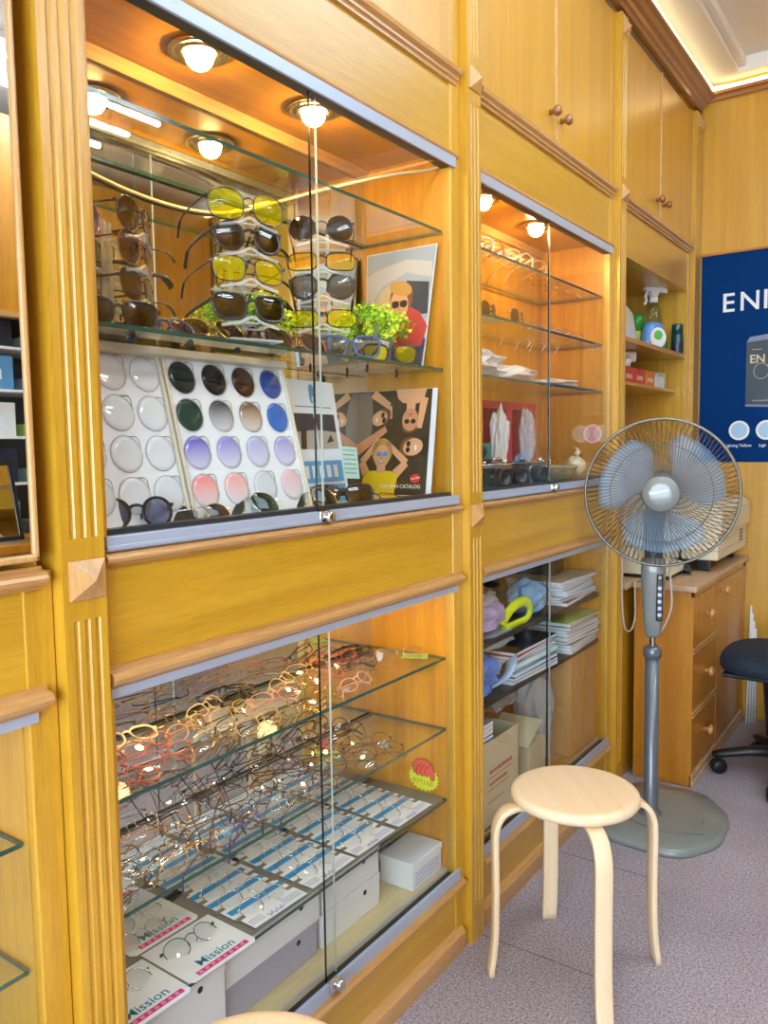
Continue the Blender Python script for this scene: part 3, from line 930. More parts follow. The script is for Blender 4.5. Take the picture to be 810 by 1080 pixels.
glasses('square', 'thick', 'f_blue', 'lens_bluegrey', 'f_black', (-0.075, 1.360, z), R(-42), R(8), 'blue framed sunglasses standing under the stand by the plant', SGF, kind='sunglasses')
glasses('wayfarer', 'thick', 'f_black', 'lens_yellow', 'f_black', (-0.080, 1.520, z), R(-36), R(8), 'black framed yellow sunglasses standing in front of the plant pot', SGF, kind='sunglasses')
# on the floor of the showcase
z = 1.1585
glasses('round', 'thick', 'f_black', 'lens_bluegrey', 'f_black', (-0.070, 0.800, z), R(-20), R(12), 'black sunglasses with blue grey lenses before the lens boards', 'sunglasses on the showcase floor', kind='sunglasses')
glasses('aviator', 'wire', 'f_silver', 'lens_green', 'f_silver', (-0.062, 1.045, z), R(-15), R(34), 'green grey aviator glasses lying flat below the seam of the lens boards', 'sunglasses on the showcase floor', folded=True, kind='sunglasses')
glasses('oval', 'wire', 'f_gold', 'lens_brown', 'f_gold', (-0.060, 0.930, z), R(-8), R(34), 'pale brown lens glasses lying flat in front of the lens boards', 'sunglasses on the showcase floor', folded=True, kind='sunglasses')
glasses('aviator', 'wire', 'f_gold', 'lens_green', 'f_gold', (-0.062, 1.215, z), R(-18), R(34), 'dark green aviator sunglasses beside the showcase door lock', 'sunglasses on the showcase floor', folded=True, kind='sunglasses')
glasses('wayfarer', 'thick', 'f_black', 'lens_dark', 'f_black', (-0.078, 1.330, z), R(-45), R(15), 'black sunglasses folded beneath the sticky note on the brochure', 'sunglasses on the showcase floor', folded=True, kind='sunglasses')
glasses('rect', 'thin', 'f_black', 'lens_amber', 'f_black', (-0.075, 1.455, z), R(-30), R(60), 'thin black glasses with amber lenses lying before the catalogue', 'sunglasses on the showcase floor', folded=True, kind='sunglasses')

# ---- lower case, upper glass shelf: folded frames in rows, colours as they lie
G1 = 'spectacle frames on the upper glass shelf of the lower case'
ROWN = ['front row', 'middle row', 'back row']
ROWX = [-0.078, -0.155, -0.228]
row_cols = [
    ['f_coral', 'f_coral', 'f_gold', 'f_tan', 'f_gold', 'f_gold', 'f_pink', 'f_red', 'f_maroon', 'f_black'],
    ['f_red', 'f_coral', 'f_tan', 'f_tan', 'f_pink', 'f_gold', 'f_coral', 'f_navy', 'f_white', 'f_white'],
    ['f_gold', 'f_white', 'f_gold', 'f_cream', 'f_black', 'f_cream', 'f_tan', 'f_red', 'f_black', 'f_gold']]
shp = ['oval', 'rect', 'oval', 'club', 'rect', 'round', 'oval']
for r_ in range(3):
    for c_ in range(10):
        if r_ == 0 and c_ >= 7: continue
        y = 0.768 + c_ * 0.102 + rnd.uniform(-0.012, 0.012) + r_ * 0.012
        if y > 1.60: continue
        fm = row_cols[r_][c_]
        th = 'wire' if fm in ('f_gold', 'f_silver') else ('thick' if fm in ('f_black', 'f_white') else 'thin')
        tm = 'f_white' if (r_, c_) == (1, 8) else ('f_black' if fm == 'f_tan' and c_ % 2 else fm)
        fr = 'f_black' if (r_, c_) == (1, 8) else fm
        nm = 'black and white' if (r_, c_) == (1, 8) else FN[fm]
        glasses(rnd.choice(shp), th, fr, 'lens_clear', tm, (ROWX[r_] + rnd.uniform(-0.01, 0.01), y, 0.758), R(rnd.uniform(-22, 22)), R(rnd.uniform(40, 70)),
                f'{nm} spectacles, {ORD[c_]} from the mirror pilaster, {ROWN[r_]}, topmost lower shelf', G1, folded=True, scale=0.96)
glasses('rect', 'wire', 'f_gold', 'lens_clear', 'f_gold', (-0.12, 1.60, 0.758), R(-40), R(15), 'open gold spectacles beside the green price card on the topmost lower shelf', G1, scale=0.96)
# ---- second glass shelf: dark wire frames, four rows
G2 = 'spectacle frames on the second glass shelf of the lower case'
ROWN2 = ['front row', 'second row', 'third row', 'back row']
ROWX2 = [-0.068, -0.122, -0.178, -0.236]
cols2 = ['f_gun', 'f_black', 'f_silver', 'f_brown', 'f_gun', 'f_black', 'f_gold', 'f_purple', 'f_silver', 'f_silver', 'f_tortoise']
for r_ in range(4):
    for c_ in range(7):
        y = 0.770 + c_ * 0.114 + rnd.uniform(-0.014, 0.014) + r_ * 0.008
        right = c_ >= 4
        fm = 'f_brown' if right else rnd.choice(cols2)
        op = (not right) and rnd.random() < 0.28
        th = 'thin' if fm in ('f_tortoise', 'f_purple') or (right and r_ > 1) else 'wire'
        glasses('round' if right else rnd.choice(['oval', 'rect', 'rect', 'round']), th, fm, 'lens_clear', rnd.choice([fm, 'f_black']),
                (ROWX2[r_] + rnd.uniform(-0.008, 0.008), y, 0.578), R(rnd.uniform(-25, 25) + (-18 if right else 0)), R(rnd.uniform(30, 66)),
                f'{FN[fm]} spectacles, {ORD[c_]} from the mirror pilaster, {ROWN2[r_]}, second lower shelf', G2, folded=not op, scale=1.02)
# ---------------------------------------------------------------- cards with rimless glasses on the third shelf
principled('teal_ink', (20, 132, 160), rough=0.6)
principled('magenta_ink', (214, 20, 140), rough=0.6)
principled('cyan_ink', (20, 150, 222), rough=0.6)
principled('blue_ink', (110, 120, 190), rough=0.6)
principled('grey_print', (120, 118, 112), rough=0.6)
CZ = 0.3955
def card_M(x, y, z, rot=0.0):
    # local x runs along the shelf, local y towards the room's back wall side (away from the viewer)
    return frame_M((x, y, z), (math.sin(rot), math.cos(rot), 0), (-math.cos(rot), math.sin(rot), 0))
def rim_pair(M, z, label, fm='f_silver'):
    """glasses lying face up on a card; M gives the place"""
    loc = M @ Vector((0, 0, 0))
    ex = (M.to_3x3() @ Vector((0, -1, 0)))
    yaw = math.atan2(ex.y, ex.x)
    return glasses('round', 'wire', fm, 'lens_clear', fm, (loc.x, loc.y, z), yaw, R(72), label, 'rimless glasses on printed cards', folded=True, scale=0.98)
GC = 'printed cards under the rimless glasses'
# three cards with the pink bar
mis = [(-0.105, 0.925, 0.03, 'middle'), (-0.245, 0.915, 0.02, 'back'), (-0.098, 0.770, 0.03, 'pilaster end')]
k = 0
for x, y, rot, nm in mis:
    z = CZ + 0.0006 * k; k += 1
    W, D = (0.152 if nm != 'pilaster end' else 0.145), 0.135
    t = thing('display_card', f'white card with teal lettering and a pink bar, {"closest to the back mirror" if nm == "back" else ("against the mirror pilaster" if nm != "middle" else "beside the blue striped cards")}', 'card', (x, y, z), group=None)
    Mc = frame_M((0, 0, 0), (math.sin(rot), math.cos(rot), 0), (-math.cos(rot), math.sin(rot), 0))
    c = MB()
    c.prism([(-W / 2, -D / 2 + 0.008), (-W / 2 + 0.008, -D / 2), (W / 2 - 0.008, -D / 2), (W / 2, -D / 2 + 0.008), (W / 2, D / 2), (-W / 2, D / 2)], 0.0005, Mc)
    c.build('sheet', 'white_card', t, local=True)
    ink = MB()
    text_mesh(ink, 'Mission', 0.027, Mc @ Matrix.Translation((-0.035, -D / 2 + 0.026, 0.0006)), 0.0001, bold=True)
    ink.build('lettering', 'teal_ink', t, local=True)
    bar = MB()
    bar.box(-0.052, 0.062, -D / 2 + 0.008, -D / 2 + 0.019, 0.0004, 0.0008, M=Mc)
    bar.mi = 1
    for i in range(8):
        bar.box(-0.048 + i * 0.0135, -0.041 + i * 0.0135, -D / 2 + 0.0105, -D / 2 + 0.0165, 0.0008, 0.0010, M=Mc)
    bar.build('pink_bar', ['magenta_ink', 'f_pink'], t, local=True)
    M2 = Matrix.Translation((x, y, 0)) @ Mc
    rim_pair(M2 @ Matrix.Translation((0.0, 0.0, 0)), z + 0.001, f'rimless silver glasses lying on the pink barred card {"by the back mirror" if nm == "back" else ("against the mirror pilaster" if nm != "middle" else "beside the blue cards")}', 'f_gun' if nm == 'middle' else 'f_silver')
    if nm == 'back':
        rim_pair(M2 @ Matrix.Translation((-0.03, -0.055, 0)), z + 0.001, 'silver glasses lying across the pink bar of the rear card')
# blue striped cards, four columns of four overlapped cards
for c_ in range(4):
    yc = 1.085 + c_ * 0.160
    for r_ in range(4):
        x = -0.100 - r_ * 0.052
        rot = rnd.uniform(-0.03, 0.03) + 0.02
        z = CZ + 0.0030 - r_ * 0.0008
        W, D = 0.142, 0.086
        y = yc + rnd.uniform(-0.006, 0.006) + r_ * 0.004
        where = f'{["frontmost", "second", "third", "rearmost"][r_]} in stack {["nearest", "second from", "third from", "farthest from"][c_]} the pink barred cards'
        t = thing('display_card', f'blue striped card {where}', 'card', (x, y, z), group=None)
        Mc = frame_M((0, 0, 0), (math.sin(rot), math.cos(rot), 0), (-math.cos(rot), math.sin(rot), 0))
        s_ = MB(); s_.box(-W / 2, W / 2, -D / 2, D / 2, 0, 0.0005, M=Mc); s_.build('sheet', 'white_card', t, local=True)
        b_ = MB(); b_.box(-W / 2, W / 2, 0.020, 0.036, 0.0005, 0.0008, M=Mc); b_.build('blue_stripe', 'cyan_ink', t, local=True)
        if r_ == 0:
            l_ = MB()
            for i in range(3):
                l_.box(0.018, 0.066, -0.020 - i * 0.006, -0.0185 - i * 0.006, 0.0005, 0.0007, M=Mc)
                l_.box(-0.068, -0.034, -0.020 - i * 0.006, -0.0185 - i * 0.006, 0.0005, 0.0007, M=Mc)
            pts = [(-0.028 + 0.042 * i / 24, -0.034 + 0.005 * math.sin(i * 1.9) + 0.003 * math.cos(i * 0.9), 0.0006) for i in range(25)]
            l_.tube([Mc @ Vector(p) for p in pts], 0.0007, 4)
            l_.build('print', 'blue_ink', t, local=True)
        g_ = MB()
        g_.box(W / 2 - 0.016, W / 2 + 0.010, -0.004, 0.006, 0.0008, 0.0016, M=Mc)
        g_.box(-W / 2 - 0.008, -W / 2 + 0.014, -0.004, 0.006, 0.0008, 0.0016, M=Mc)
        g_.build('clip_tab', 'grey_print', t, local=True)
        M2 = Matrix.Translation((x, y, 0)) @ Mc
        rim_pair(M2 @ Matrix.Translation((0, -0.016, 0)), z + 0.001, f'rimless glasses on the card {where}')
single(MB().box(-0.262, -0.052, 0.718, 1.686, 0.3952, 0.3953), 'shelf_liner', 'grey_print', 'dark grey liner sheet under the printed cards on the third shelf', 'liner')

# ---------------------------------------------------------------- boxes on the floor of the lower case
principled('box_white', (226, 230, 232), rough=0.6, vary=0.03)
principled('box_grey', (168, 168, 186), rough=0.6, vary=0.03)
principled('box_cream', (214, 208, 188), rough=0.6, vary=0.03)
def long_box(x0, x1, y0, y1, z0, z1, mat, label, lid=True):
    t = thing('storage_box', label, 'box', ((x0 + x1) / 2, (y0 + y1) / 2, z0), group='long white boxes in the lower case')
    b_ = MB(); b_.box(x0 + 0.001, x1 - 0.001, y0 + 0.001, y1 - 0.001, z0, z1 - 0.012, 0.0015); b_.build('body', mat, t)
    l_ = MB(); l_.box(x0, x1, y0, y1, z1 - 0.020, z1, 0.0015); l_.build('lid', mat, t)
    n_ = MB(); n_.lathe([(0, 0), (0.006, 0), (0.006, 0.0006), (0, 0.0006)], 12, Matrix.Translation((x1, y1 - 0.06, z1 - 0.022)) @ Matrix.Rotation(PI / 2, 4, 'Y')); n_.build('thumb_notch', 'black_soft', t)
FZ = 0.2125
long_box(-0.25, -0.075, 0.722, 0.955, FZ, FZ + 0.155, 'box_white', 'tall white box on the case floor against the mirror pilaster')
long_box(-0.25, -0.100, 0.975, 1.240, FZ, FZ + 0.078, 'box_grey', 'grey lilac box on the case floor under a white one')
long_box(-0.25, -0.092, 0.970, 1.242, FZ + 0.079, FZ + 0.155, 'box_white', 'white lidded box resting on the grey lilac box')
long_box(-0.25, -0.100, 1.255, 1.470, FZ, FZ + 0.075, 'box_white', 'white box on the case floor, lower of the two by the door lock')
long_box(-0.25, -0.100, 1.257, 1.468, FZ + 0.076, FZ + 0.150, 'box_white', 'white box, upper of the two stacked by the door lock')
t = thing('carton', 'small white carton with faint writing at the far end of the case floor', 'box', (-0.105, 1.615, FZ))
MB().box(-0.155, -0.060, 1.548, 1.682, FZ, FZ + 0.066, 0.0015).build('body', 'box_white', t)
MB().box(-0.157, -0.058, 1.546, 1.684, FZ + 0.052, FZ + 0.069, 0.0015).build('lid', 'box_white', t)
wv = MB()
for i in range(4):
    pts = [(-0.0592, 1.560 + 0.11 * q / 30, FZ + 0.012 + i * 0.009 + 0.0022 * math.sin(q * 2.3 + i)) for q in range(31)]
    wv.tube(pts, 0.0005, 4)
wv.build('writing', 'blue_ink', t)
t = thing('cream_tub', 'round cream tub standing behind the white carton', 'tub', (-0.19, 1.50, FZ))
tb = MB(); tb.lathe([(0, 0), (0.030, 0), (0.032, 0.004), (0.032, 0.10), (0, 0.10)], 24); tb.build('body', 'box_cream', t, local=True)
tb = MB(); tb.lathe([(0, 0.1), (0.034, 0.1), (0.034, 0.115), (0, 0.117)], 24); tb.build('lid', 'box_cream', t, local=True)

# green price card on the upper shelf, star sticker on the glass
principled('green_card', (190, 226, 120), rough=0.6)
c = MB(); c.box(-0.032, 0.032, -0.024, 0.024, 0, 0.0006); c.mi = 1
for i in range(3):
    c.box(-0.02, 0.02, 0.012 - i * 0.012, 0.0135 - i * 0.012, 0.0006, 0.0009)
single(c, 'price_card', ['green_card', 'grey_print'], 'pale green price card lying at the far end of the topmost lower shelf', 'card', loc=(-0.115, 1.655, 0.7575), rot=(0, 0, 0.5))
principled('star_yellow', (226, 236, 60), rough=0.5)
principled('hand_red', (236, 96, 74), rough=0.5)
principled('orange_ink', (206, 150, 20), rough=0.5)
tx, ty, tz = -0.115, 1.6895, 0.437
t = thing('price_sticker', 'yellow star shaped price sticker with a red fist on the showcase side board', 'sticker', (tx, ty, tz))
Ms = frame_M((0, 0, 0), (1, 0, 0), (0, 0, 1))
st = []
for i in range(44):
    a = 2 * PI * i / 44
    rr = 1.0 if i % 2 == 0 else 0.84
    st.append((0.047 * rr * math.cos(a), 0.036 * rr * math.sin(a) - 0.004))
s_ = MB(); s_.prism(st, 0.0006, Ms); s_.build('star', 'star_yellow', t, local=True)
fist = [(-0.052, 0.012), (-0.050, 0.030), (-0.030, 0.042), (0.0, 0.046), (0.028, 0.042), (0.044, 0.030), (0.052, 0.014), (0.054, -0.002), (0.044, -0.008), (0.034, -0.004), (0.028, 0.008), (0.022, 0.002), (0.012, 0.0), (0.006, 0.006), (0.0, 0.0), (-0.010, -0.001), (-0.016, 0.005), (-0.022, 0.0), (-0.032, 0.0), (-0.038, 0.006), (-0.046, 0.004)]
s_ = MB()
fist = [(x * 0.62, y) for x, y in fist]
s_.prism(fist, 0.0005, Ms @ Matrix.Translation((0, 0, 0.0007))); s_.mi = 1
for x0_ in (-0.022, -0.009, 0.004):
    s_.tube([Ms @ Vector((x0_, 0.006, 0.0013)), Ms @ Vector((x0_ + 0.004, 0.022, 0.0013)), Ms @ Vector((x0_ + 0.014, 0.03, 0.0013))], 0.0007, 4)
s_.tube([Ms @ Vector((x, y, 0.0012)) for x, y in fist], 0.0009, 4, closed=True)
s_.build('fist', ['hand_red', 'f_maroon'], t, local=True)
s_ = MB(); text_mesh(s_, 'RM168', 0.0215, Ms @ Matrix.Translation((-0.033, -0.023, 0.0007)), 0.0002)
s_.build('lettering', 'orange_ink', t, local=True)
# ---------------------------------------------------------------- lens sample boards in the sunglasses showcase
def lean_frame(y, z, x_bot=-0.078, x_top=-0.150, z0=1.160, z1=1.440):
    f = (z - z0) / (z1 - z0)
    return x_bot + (x_top - x_bot) * f
up_v = Vector((-0.150 + 0.078, 0, 1.440 - 1.160)).normalized()
def board(y0, y1, label):
    t = thing('lens_board', label, 'lens display', (-0.078, (y0 + y1) / 2, 1.1585), group=None)
    M = frame_M((-0.078, y0, 1.160), (0, 1, 0), up_v)      # local x along y, local y up the slope, z towards the room
    W = y1 - y0; Hh = 0.287
    b_ = MB(); b_.box(0, W, 0, Hh, -0.012, 0.0, 0.0015, M=M); b_.build('panel', 'white_board', t)
    e = MB()
    for a, b2, c, d in ((0, 0.006, 0, Hh), (W - 0.006, W, 0, Hh)):
        e.box(a, b2, c, d, 0.0, 0.006, 0.001, M=M)
    e.build('side_edge', 'box_cream', t)
    e = MB(); e.box(-0.002, W + 0.002, Hh - 0.004, Hh + 0.010, -0.03, 0.016, 0.002, M=M); e.build('top_ledge', 'box_cream', t)
    return M
ML = board(0.7135, 0.9135, 'white board of clear sample lenses beside the mirror pilaster')
MR = board(0.918, 1.226, 'white board of coloured sample lenses in the middle of the showcase')
def grad_lens(name, top, bot):
    m, nt, out = new_mat(name)
    b = nt.nodes.new('ShaderNodeBsdfPrincipled'); nt.links.new(b.outputs[0], out.inputs[0])
    b.inputs['Roughness'].default_value = 0.04
    b.inputs['Coat Weight'].default_value = 0.5
    b.inputs['Coat Roughness'].default_value = 0.0
    tc = nt.nodes.new('ShaderNodeTexCoord')
    sp = nt.nodes.new('ShaderNodeSeparateXYZ'); nt.links.new(tc.outputs['Object'], sp.inputs[0])
    mr = nt.nodes.new('ShaderNodeMapRange'); mr.inputs['From Min'].default_value = -0.022; mr.inputs['From Max'].default_value = 0.022
    nt.links.new(sp.outputs['Y'], mr.inputs['Value'])
    mx = nt.nodes.new('ShaderNodeMix'); mx.data_type = 'RGBA'
    mx.inputs['A'].default_value = lin(*bot); mx.inputs['B'].default_value = lin(*top)
    nt.links.new(mr.outputs[0], mx.inputs['Factor']); nt.links.new(mx.outputs['Result'], b.inputs['Base Color'])
    return m
def disc_mesh():
    d = MB()
    d.lathe([(0.0, 0.0016), (0.012, 0.0015), (0.022, 0.0012), (0.0280, 0.0008), (0.0287, 0.0)], 36)
    return d.mesh('lens_disc', 'white_board')
DISC = disc_mesh()
clip = MB()
clip.tube([(0.0300 * math.cos(a), 0.0300 * math.sin(a), 0.0008) for a in [R(8) + R(352) * k / 30 for k in range(31)]], 0.0004, 4)
clip.tube([(0.012, 0.0285, 0.0008), (0.024, 0.0285, 0.0008), (0.0285, 0.024, 0.0008), (0.0290, 0.012, 0.0008)], 0.0006, 4)
CLIP = clip.mesh('clip_ring', 'grey_print')
def lens(Mb, u, v, matn, label):
    Mw = Mb @ Matrix.Translation((u, v, 0.0008))
    t = thing('sample_lens', label, 'lens', Mw.translation, Mw.to_euler(), group='round sample lenses on the white boards')
    for nm, me, mm in (('disc', DISC, matn), ('clip_ring', CLIP, 'grey_print')):
        o = bpy.data.objects.new(nm, me); COL.objects.link(o); o.parent = t; oset(o, mm)
rows_c = [[('deep green', (10, 34, 34), (14, 42, 40)), ('black', (14, 18, 28), (16, 22, 34)), ('dark brown', (44, 24, 22), (60, 34, 28)), ('royal blue', (12, 62, 150), (20, 80, 170))],
          [('bottle green', (14, 52, 50), (30, 74, 66)), ('grey fading', (60, 64, 76), (206, 210, 220)), ('tan fading', (110, 80, 58), (220, 208, 196)), ('bright blue', (14, 86, 186), (30, 110, 206))],
          [('violet', (104, 104, 206), (206, 210, 240)), ('pale violet', (140, 144, 220), (214, 218, 242)), ('ice lilac', (176, 184, 232), (210, 216, 242)), ('soft violet', (156, 156, 222), (206, 210, 240))],
          [('salmon', (240, 150, 150), (232, 214, 220)), ('light pink', (240, 178, 174), (226, 220, 228)), ('almost clear', (206, 216, 228), (220, 228, 236)), ('faint pink', (230, 190, 204), (222, 220, 232))]]
RW = ['top row', 'second row', 'third row', 'bottom row']
for r_ in range(4):
    for c_ in range(4):
        nm, tp, bt = rows_c[r_][c_]
        mn = f'tint_{r_}{c_}'
        grad_lens(mn, tp, bt)
        lens(MR, 0.041 + c_ * 0.0745, 0.2515 - r_ * 0.0675, mn, f'{nm} sample lens in the {RW[r_]} of the coloured lens board')
grad_lens('tint_plain', (216, 227, 238), (228, 236, 246))
for r_ in range(4):
    for c_ in range(3):
        lens(ML, 0.0305 + c_ * 0.0675, 0.2515 - r_ * 0.0675, 'tint_plain', f'clear sample lens, {ORD[c_]} from the left in the {RW[r_]} of the pilaster side board')

# ---------------------------------------------------------------- prints
def print_frame(o, ex, ey):
    return frame_M(o, ex, ey)
def poly_on(mb, M, pts, k, mi):
    mb.mi = mi
    mb.prism(pts, 0.00008, M @ Matrix.Translation((0, 0, 0.0004 + k * 0.00012)))
def ell(cx, cy, a, b_, rot=0, n=20):
    return [(cx + a * math.cos(2 * PI * i / n) * math.cos(rot) - b_ * math.sin(2 * PI * i / n) * math.sin(rot), cy + a * math.cos(2 * PI * i / n) * math.sin(rot) + b_ * math.sin(2 * PI * i / n) * math.cos(rot)) for i in range(n)]
def limb(x0, y0, x1, y1, w0, w1):
    d = Vector((x1 - x0, y1 - y0)); n = Vector((-d.y, d.x)).normalized()
    return [(x0 + n.x * w0, y0 + n.y * w0), (x1 + n.x * w1, y1 + n.y * w1), (x1 - n.x * w1, y1 - n.y * w1), (x0 - n.x * w0, y0 - n.y * w0)]
for nm, c in dict(p_skin=(226, 168, 126), p_skin2=(206, 146, 108), p_hair=(120, 74, 40), p_hair2=(196, 150, 80), p_yellow=(240, 206, 30), p_grass=(52, 46, 38), p_straw=(120, 100, 66), p_shirt=(120, 112, 104),
                  p_black=(26, 26, 30), p_white=(238, 238, 236), p_red=(214, 40, 50), p_jacket=(190, 62, 66), p_jean=(52, 70, 110), p_car=(196, 196, 200), p_sky=(160, 176, 196), p_tan=(206, 186, 150), p_navy=(30, 42, 66), p_sand=(176, 168, 158), p_cyan=(84, 168, 224), p_logo=(90, 150, 200)).items():
    principled(nm, c, rough=0.35, coat=0.15, vary=0.05)
PM = ['p_skin', 'p_skin2', 'p_hair', 'p_hair2', 'p_yellow', 'p_grass', 'p_straw', 'p_shirt', 'p_black', 'p_white', 'p_red', 'p_jacket', 'p_jean', 'p_car', 'p_sky', 'p_tan', 'p_navy', 'p_sand', 'p_cyan', 'p_logo']
PI_ = {n: i for i, n in enumerate(PM)}
# catalogue of four people lying on grass, leaning on the side board
t = thing('catalogue', 'glossy catalogue of four people lying on grass, one in a yellow shirt', 'catalogue', (-0.17, 1.63, 1.1585))
Mc = frame_M((-0.285, 1.625, 1.159), (1, 0.035, 0), (0.0, 0.16, 1))
W, Hh = 0.232, 0.262
b_ = MB(); b_.box(0, W, 0, Hh, -0.006, 0, 0.0005, M=Mc); b_.build('pages', 'white_card', t)
p = MB()
def q(pts, k, m): poly_on(p, Mc, pts, k, PI_[m])
q([(0.001, 0.001), (W - 0.012, 0.001), (W - 0.012, Hh - 0.001), (0.001, Hh - 0.001)], 0, 'p_grass')
for i in range(60):
    x_, y_ = rnd.uniform(0.01, W - 0.03), rnd.uniform(0.01, Hh - 0.02); a = rnd.uniform(0, PI)
    q(limb(x_, y_, x_ + 0.014 * math.cos(a), y_ + 0.014 * math.sin(a), 0.0006, 0.0003), 1, 'p_straw')
# person in grey from the left, head to the middle
q([(0.002, 0.262 - 0.004), (0.045, 0.258), (0.055, 0.19), (0.048, 0.13), (0.002, 0.12)], 2, 'p_shirt')
q(limb(0.05, 0.255, 0.100, 0.222, 0.011, 0.008), 3, 'p_skin'); q(limb(0.100, 0.222, 0.104, 0.19, 0.008, 0.007), 3, 'p_skin')
q(limb(0.01, 0.11, 0.095, 0.165, 0.014, 0.008), 3, 'p_skin2')
q(ell(0.082, 0.196, 0.026, 0.021, 0.5), 4, 'p_hair'); q(ell(0.074, 0.192, 0.023, 0.018, 0.5), 5, 'p_skin')
q(ell(0.083, 0.200, 0.0075, 0.005, 1.3), 6, 'p_black'); q(ell(0.087, 0.187, 0.0075, 0.005, 1.3), 6, 'p_black'); q(ell(0.066, 0.188, 0.006, 0.0025, 1.3), 6, 'p_white')
# bare shouldered person from the top, head down
q([(0.118, 0.261), (0.205, 0.261), (0.198, 0.236), (0.182, 0.226), (0.14, 0.228), (0.124, 0.24)], 2, 'p_skin')
q(limb(0.163, 0.236, 0.163, 0.205, 0.013, 0.012), 3, 'p_skin'); q(ell(0.163, 0.186, 0.023, 0.028), 4, 'p_skin2'); q(ell(0.163, 0.166, 0.022, 0.013), 3, 'p_hair')
q(limb(0.200, 0.24, 0.190, 0.165, 0.011, 0.007), 4, 'p_skin'); q(ell(0.154, 0.182, 0.007, 0.006), 6, 'p_black'); q(ell(0.172, 0.182, 0.007, 0.006), 6, 'p_black'); q(ell(0.163, 0.199, 0.006, 0.0018), 6, 'p_jacket'); q(limb(0.163, 0.184, 0.163, 0.192, 0.0016, 0.003), 6, 'p_skin')
# man from the right, head only
q(ell(0.168, 0.120, 0.030, 0.024, 0.2), 4, 'p_hair'); q(ell(0.176, 0.119, 0.028, 0.021, 0.2), 5, 'p_skin'); q([(0.19, 0.10), (W - 0.013, 0.095), (W - 0.013, 0.15), (0.195, 0.14)], 4, 'p_black')
q(ell(0.163, 0.127, 0.006, 0.007), 6, 'p_black'); q(ell(0.162, 0.112, 0.006, 0.007), 6, 'p_black'); q(ell(0.184, 0.117, 0.003, 0.008), 6, 'p_white')
# woman in yellow from below with arms raised
q([(0.03, 0.002), (0.13, 0.002), (0.138, 0.048), (0.118, 0.060), (0.058, 0.060), (0.036, 0.046)], 4, 'p_yellow')
q(limb(0.044, 0.052, 0.030, 0.082, 0.012, 0.009), 5, 'p_skin'); q(limb(0.030, 0.082, 0.078, 0.138, 0.009, 0.007), 6, 'p_skin')
q(limb(0.130, 0.052, 0.160, 0.080, 0.012, 0.009), 5, 'p_skin'); q(limb(0.160, 0.080, 0.100, 0.130, 0.009, 0.007), 6, 'p_skin')
q(ell(0.088, 0.108, 0.030, 0.034), 6, 'p_hair2'); q(ell(0.088, 0.096, 0.022, 0.029), 7, 'p_skin'); q(limb(0.088, 0.075, 0.088, 0.055, 0.012, 0.013), 6, 'p_skin')
q(ell(0.079, 0.102, 0.008, 0.006), 8, 'p_logo'); q(ell(0.098, 0.102, 0.008, 0.006), 8, 'p_logo'); q(ell(0.088, 0.083, 0.009, 0.0034), 8, 'p_jacket'); q(ell(0.088, 0.0835, 0.007, 0.0018), 9, 'p_white'); q(limb(0.088, 0.100, 0.088, 0.090, 0.0014, 0.003), 8, 'p_skin2')
q(ell(0.188, 0.042, 0.014, 0.011, 0.2), 4, 'p_red')
p.build('cover_picture', PM, t)
l_ = MB(); text_mesh(l_, 'RAY-BAN CATALOG', 0.0125, Mc @ Matrix.Translation((0.090, 0.018, 0.0014)), 0.0001, bold=True)
text_mesh(l_, 'Ray-Ban', 0.0078, Mc @ Matrix.Translation((0.177, 0.038, 0.0014)) @ Matrix.Rotation(0.2, 4, 'Z'), 0.0001)
l_.build('lettering', 'p_white', t)
# tall poster of a man in a red jacket beside a car, on the glass shelf
t = thing('counter_poster', 'upright poster of a man in sunglasses and red jacket on the glass shelf', 'poster', (-0.16, 1.665, SZ))
Mc = frame_M((-0.258, 1.662, SZ + 0.001), (1, 0.0, 0), (0.0, 0.055, 1))
W, Hh = 0.205, 0.292
b_ = MB(); b_.prism([(0, 0), (W - 0.035, 0), (W, Hh), (0, Hh)], 0.003, Mc @ Matrix.Translation((0, 0, -0.003))); b_.build('backing', 'white_card', t)
p = MB()
q([(0.002, 0.002), (W - 0.037, 0.002), (W - 0.002, Hh - 0.002), (0.002, Hh - 0.002)], 0, 'p_sky')
q([(0.002, 0.15), (0.05, 0.21), (0.12, 0.235), (0.192, 0.215), (0.194, 0.252), (0.12, 0.266), (0.03, 0.25), (0.002, 0.235)], 1, 'p_car')
q([(0.01, 0.15), (0.05, 0.20), (0.085, 0.215), (0.08, 0.13), (0.02, 0.12)], 2, 'p_tan')
q([(0.12, 0.215), (0.185, 0.205), (0.182, 0.13), (0.13, 0.13)], 2, 'p_navy')
q([(0.075, 0.002), (0.165, 0.002), (0.178, 0.07), (0.15, 0.085), (0.08, 0.06)], 3, 'p_jean')
q([(0.085, 0.05), (0.165, 0.055), (0.182, 0.10), (0.160, 0.135), (0.125, 0.155), (0.100, 0.13), (0.082, 0.09)], 4, 'p_jacket')
q(limb(0.165, 0.085, 0.120, 0.058, 0.015, 0.011), 5, 'p_jacket'); q(ell(0.108, 0.052, 0.014, 0.010, 0.4), 6, 'p_skin')
q(limb(0.108, 0.135, 0.108, 0.115, 0.014, 0.016), 5, 'p_skin2')
q(ell(0.106, 0.175, 0.034, 0.040), 5, 'p_hair'); q(ell(0.100, 0.158, 0.027, 0.037), 6, 'p_skin'); q(ell(0.104, 0.198, 0.034, 0.018, -0.3), 7, 'p_hair2')
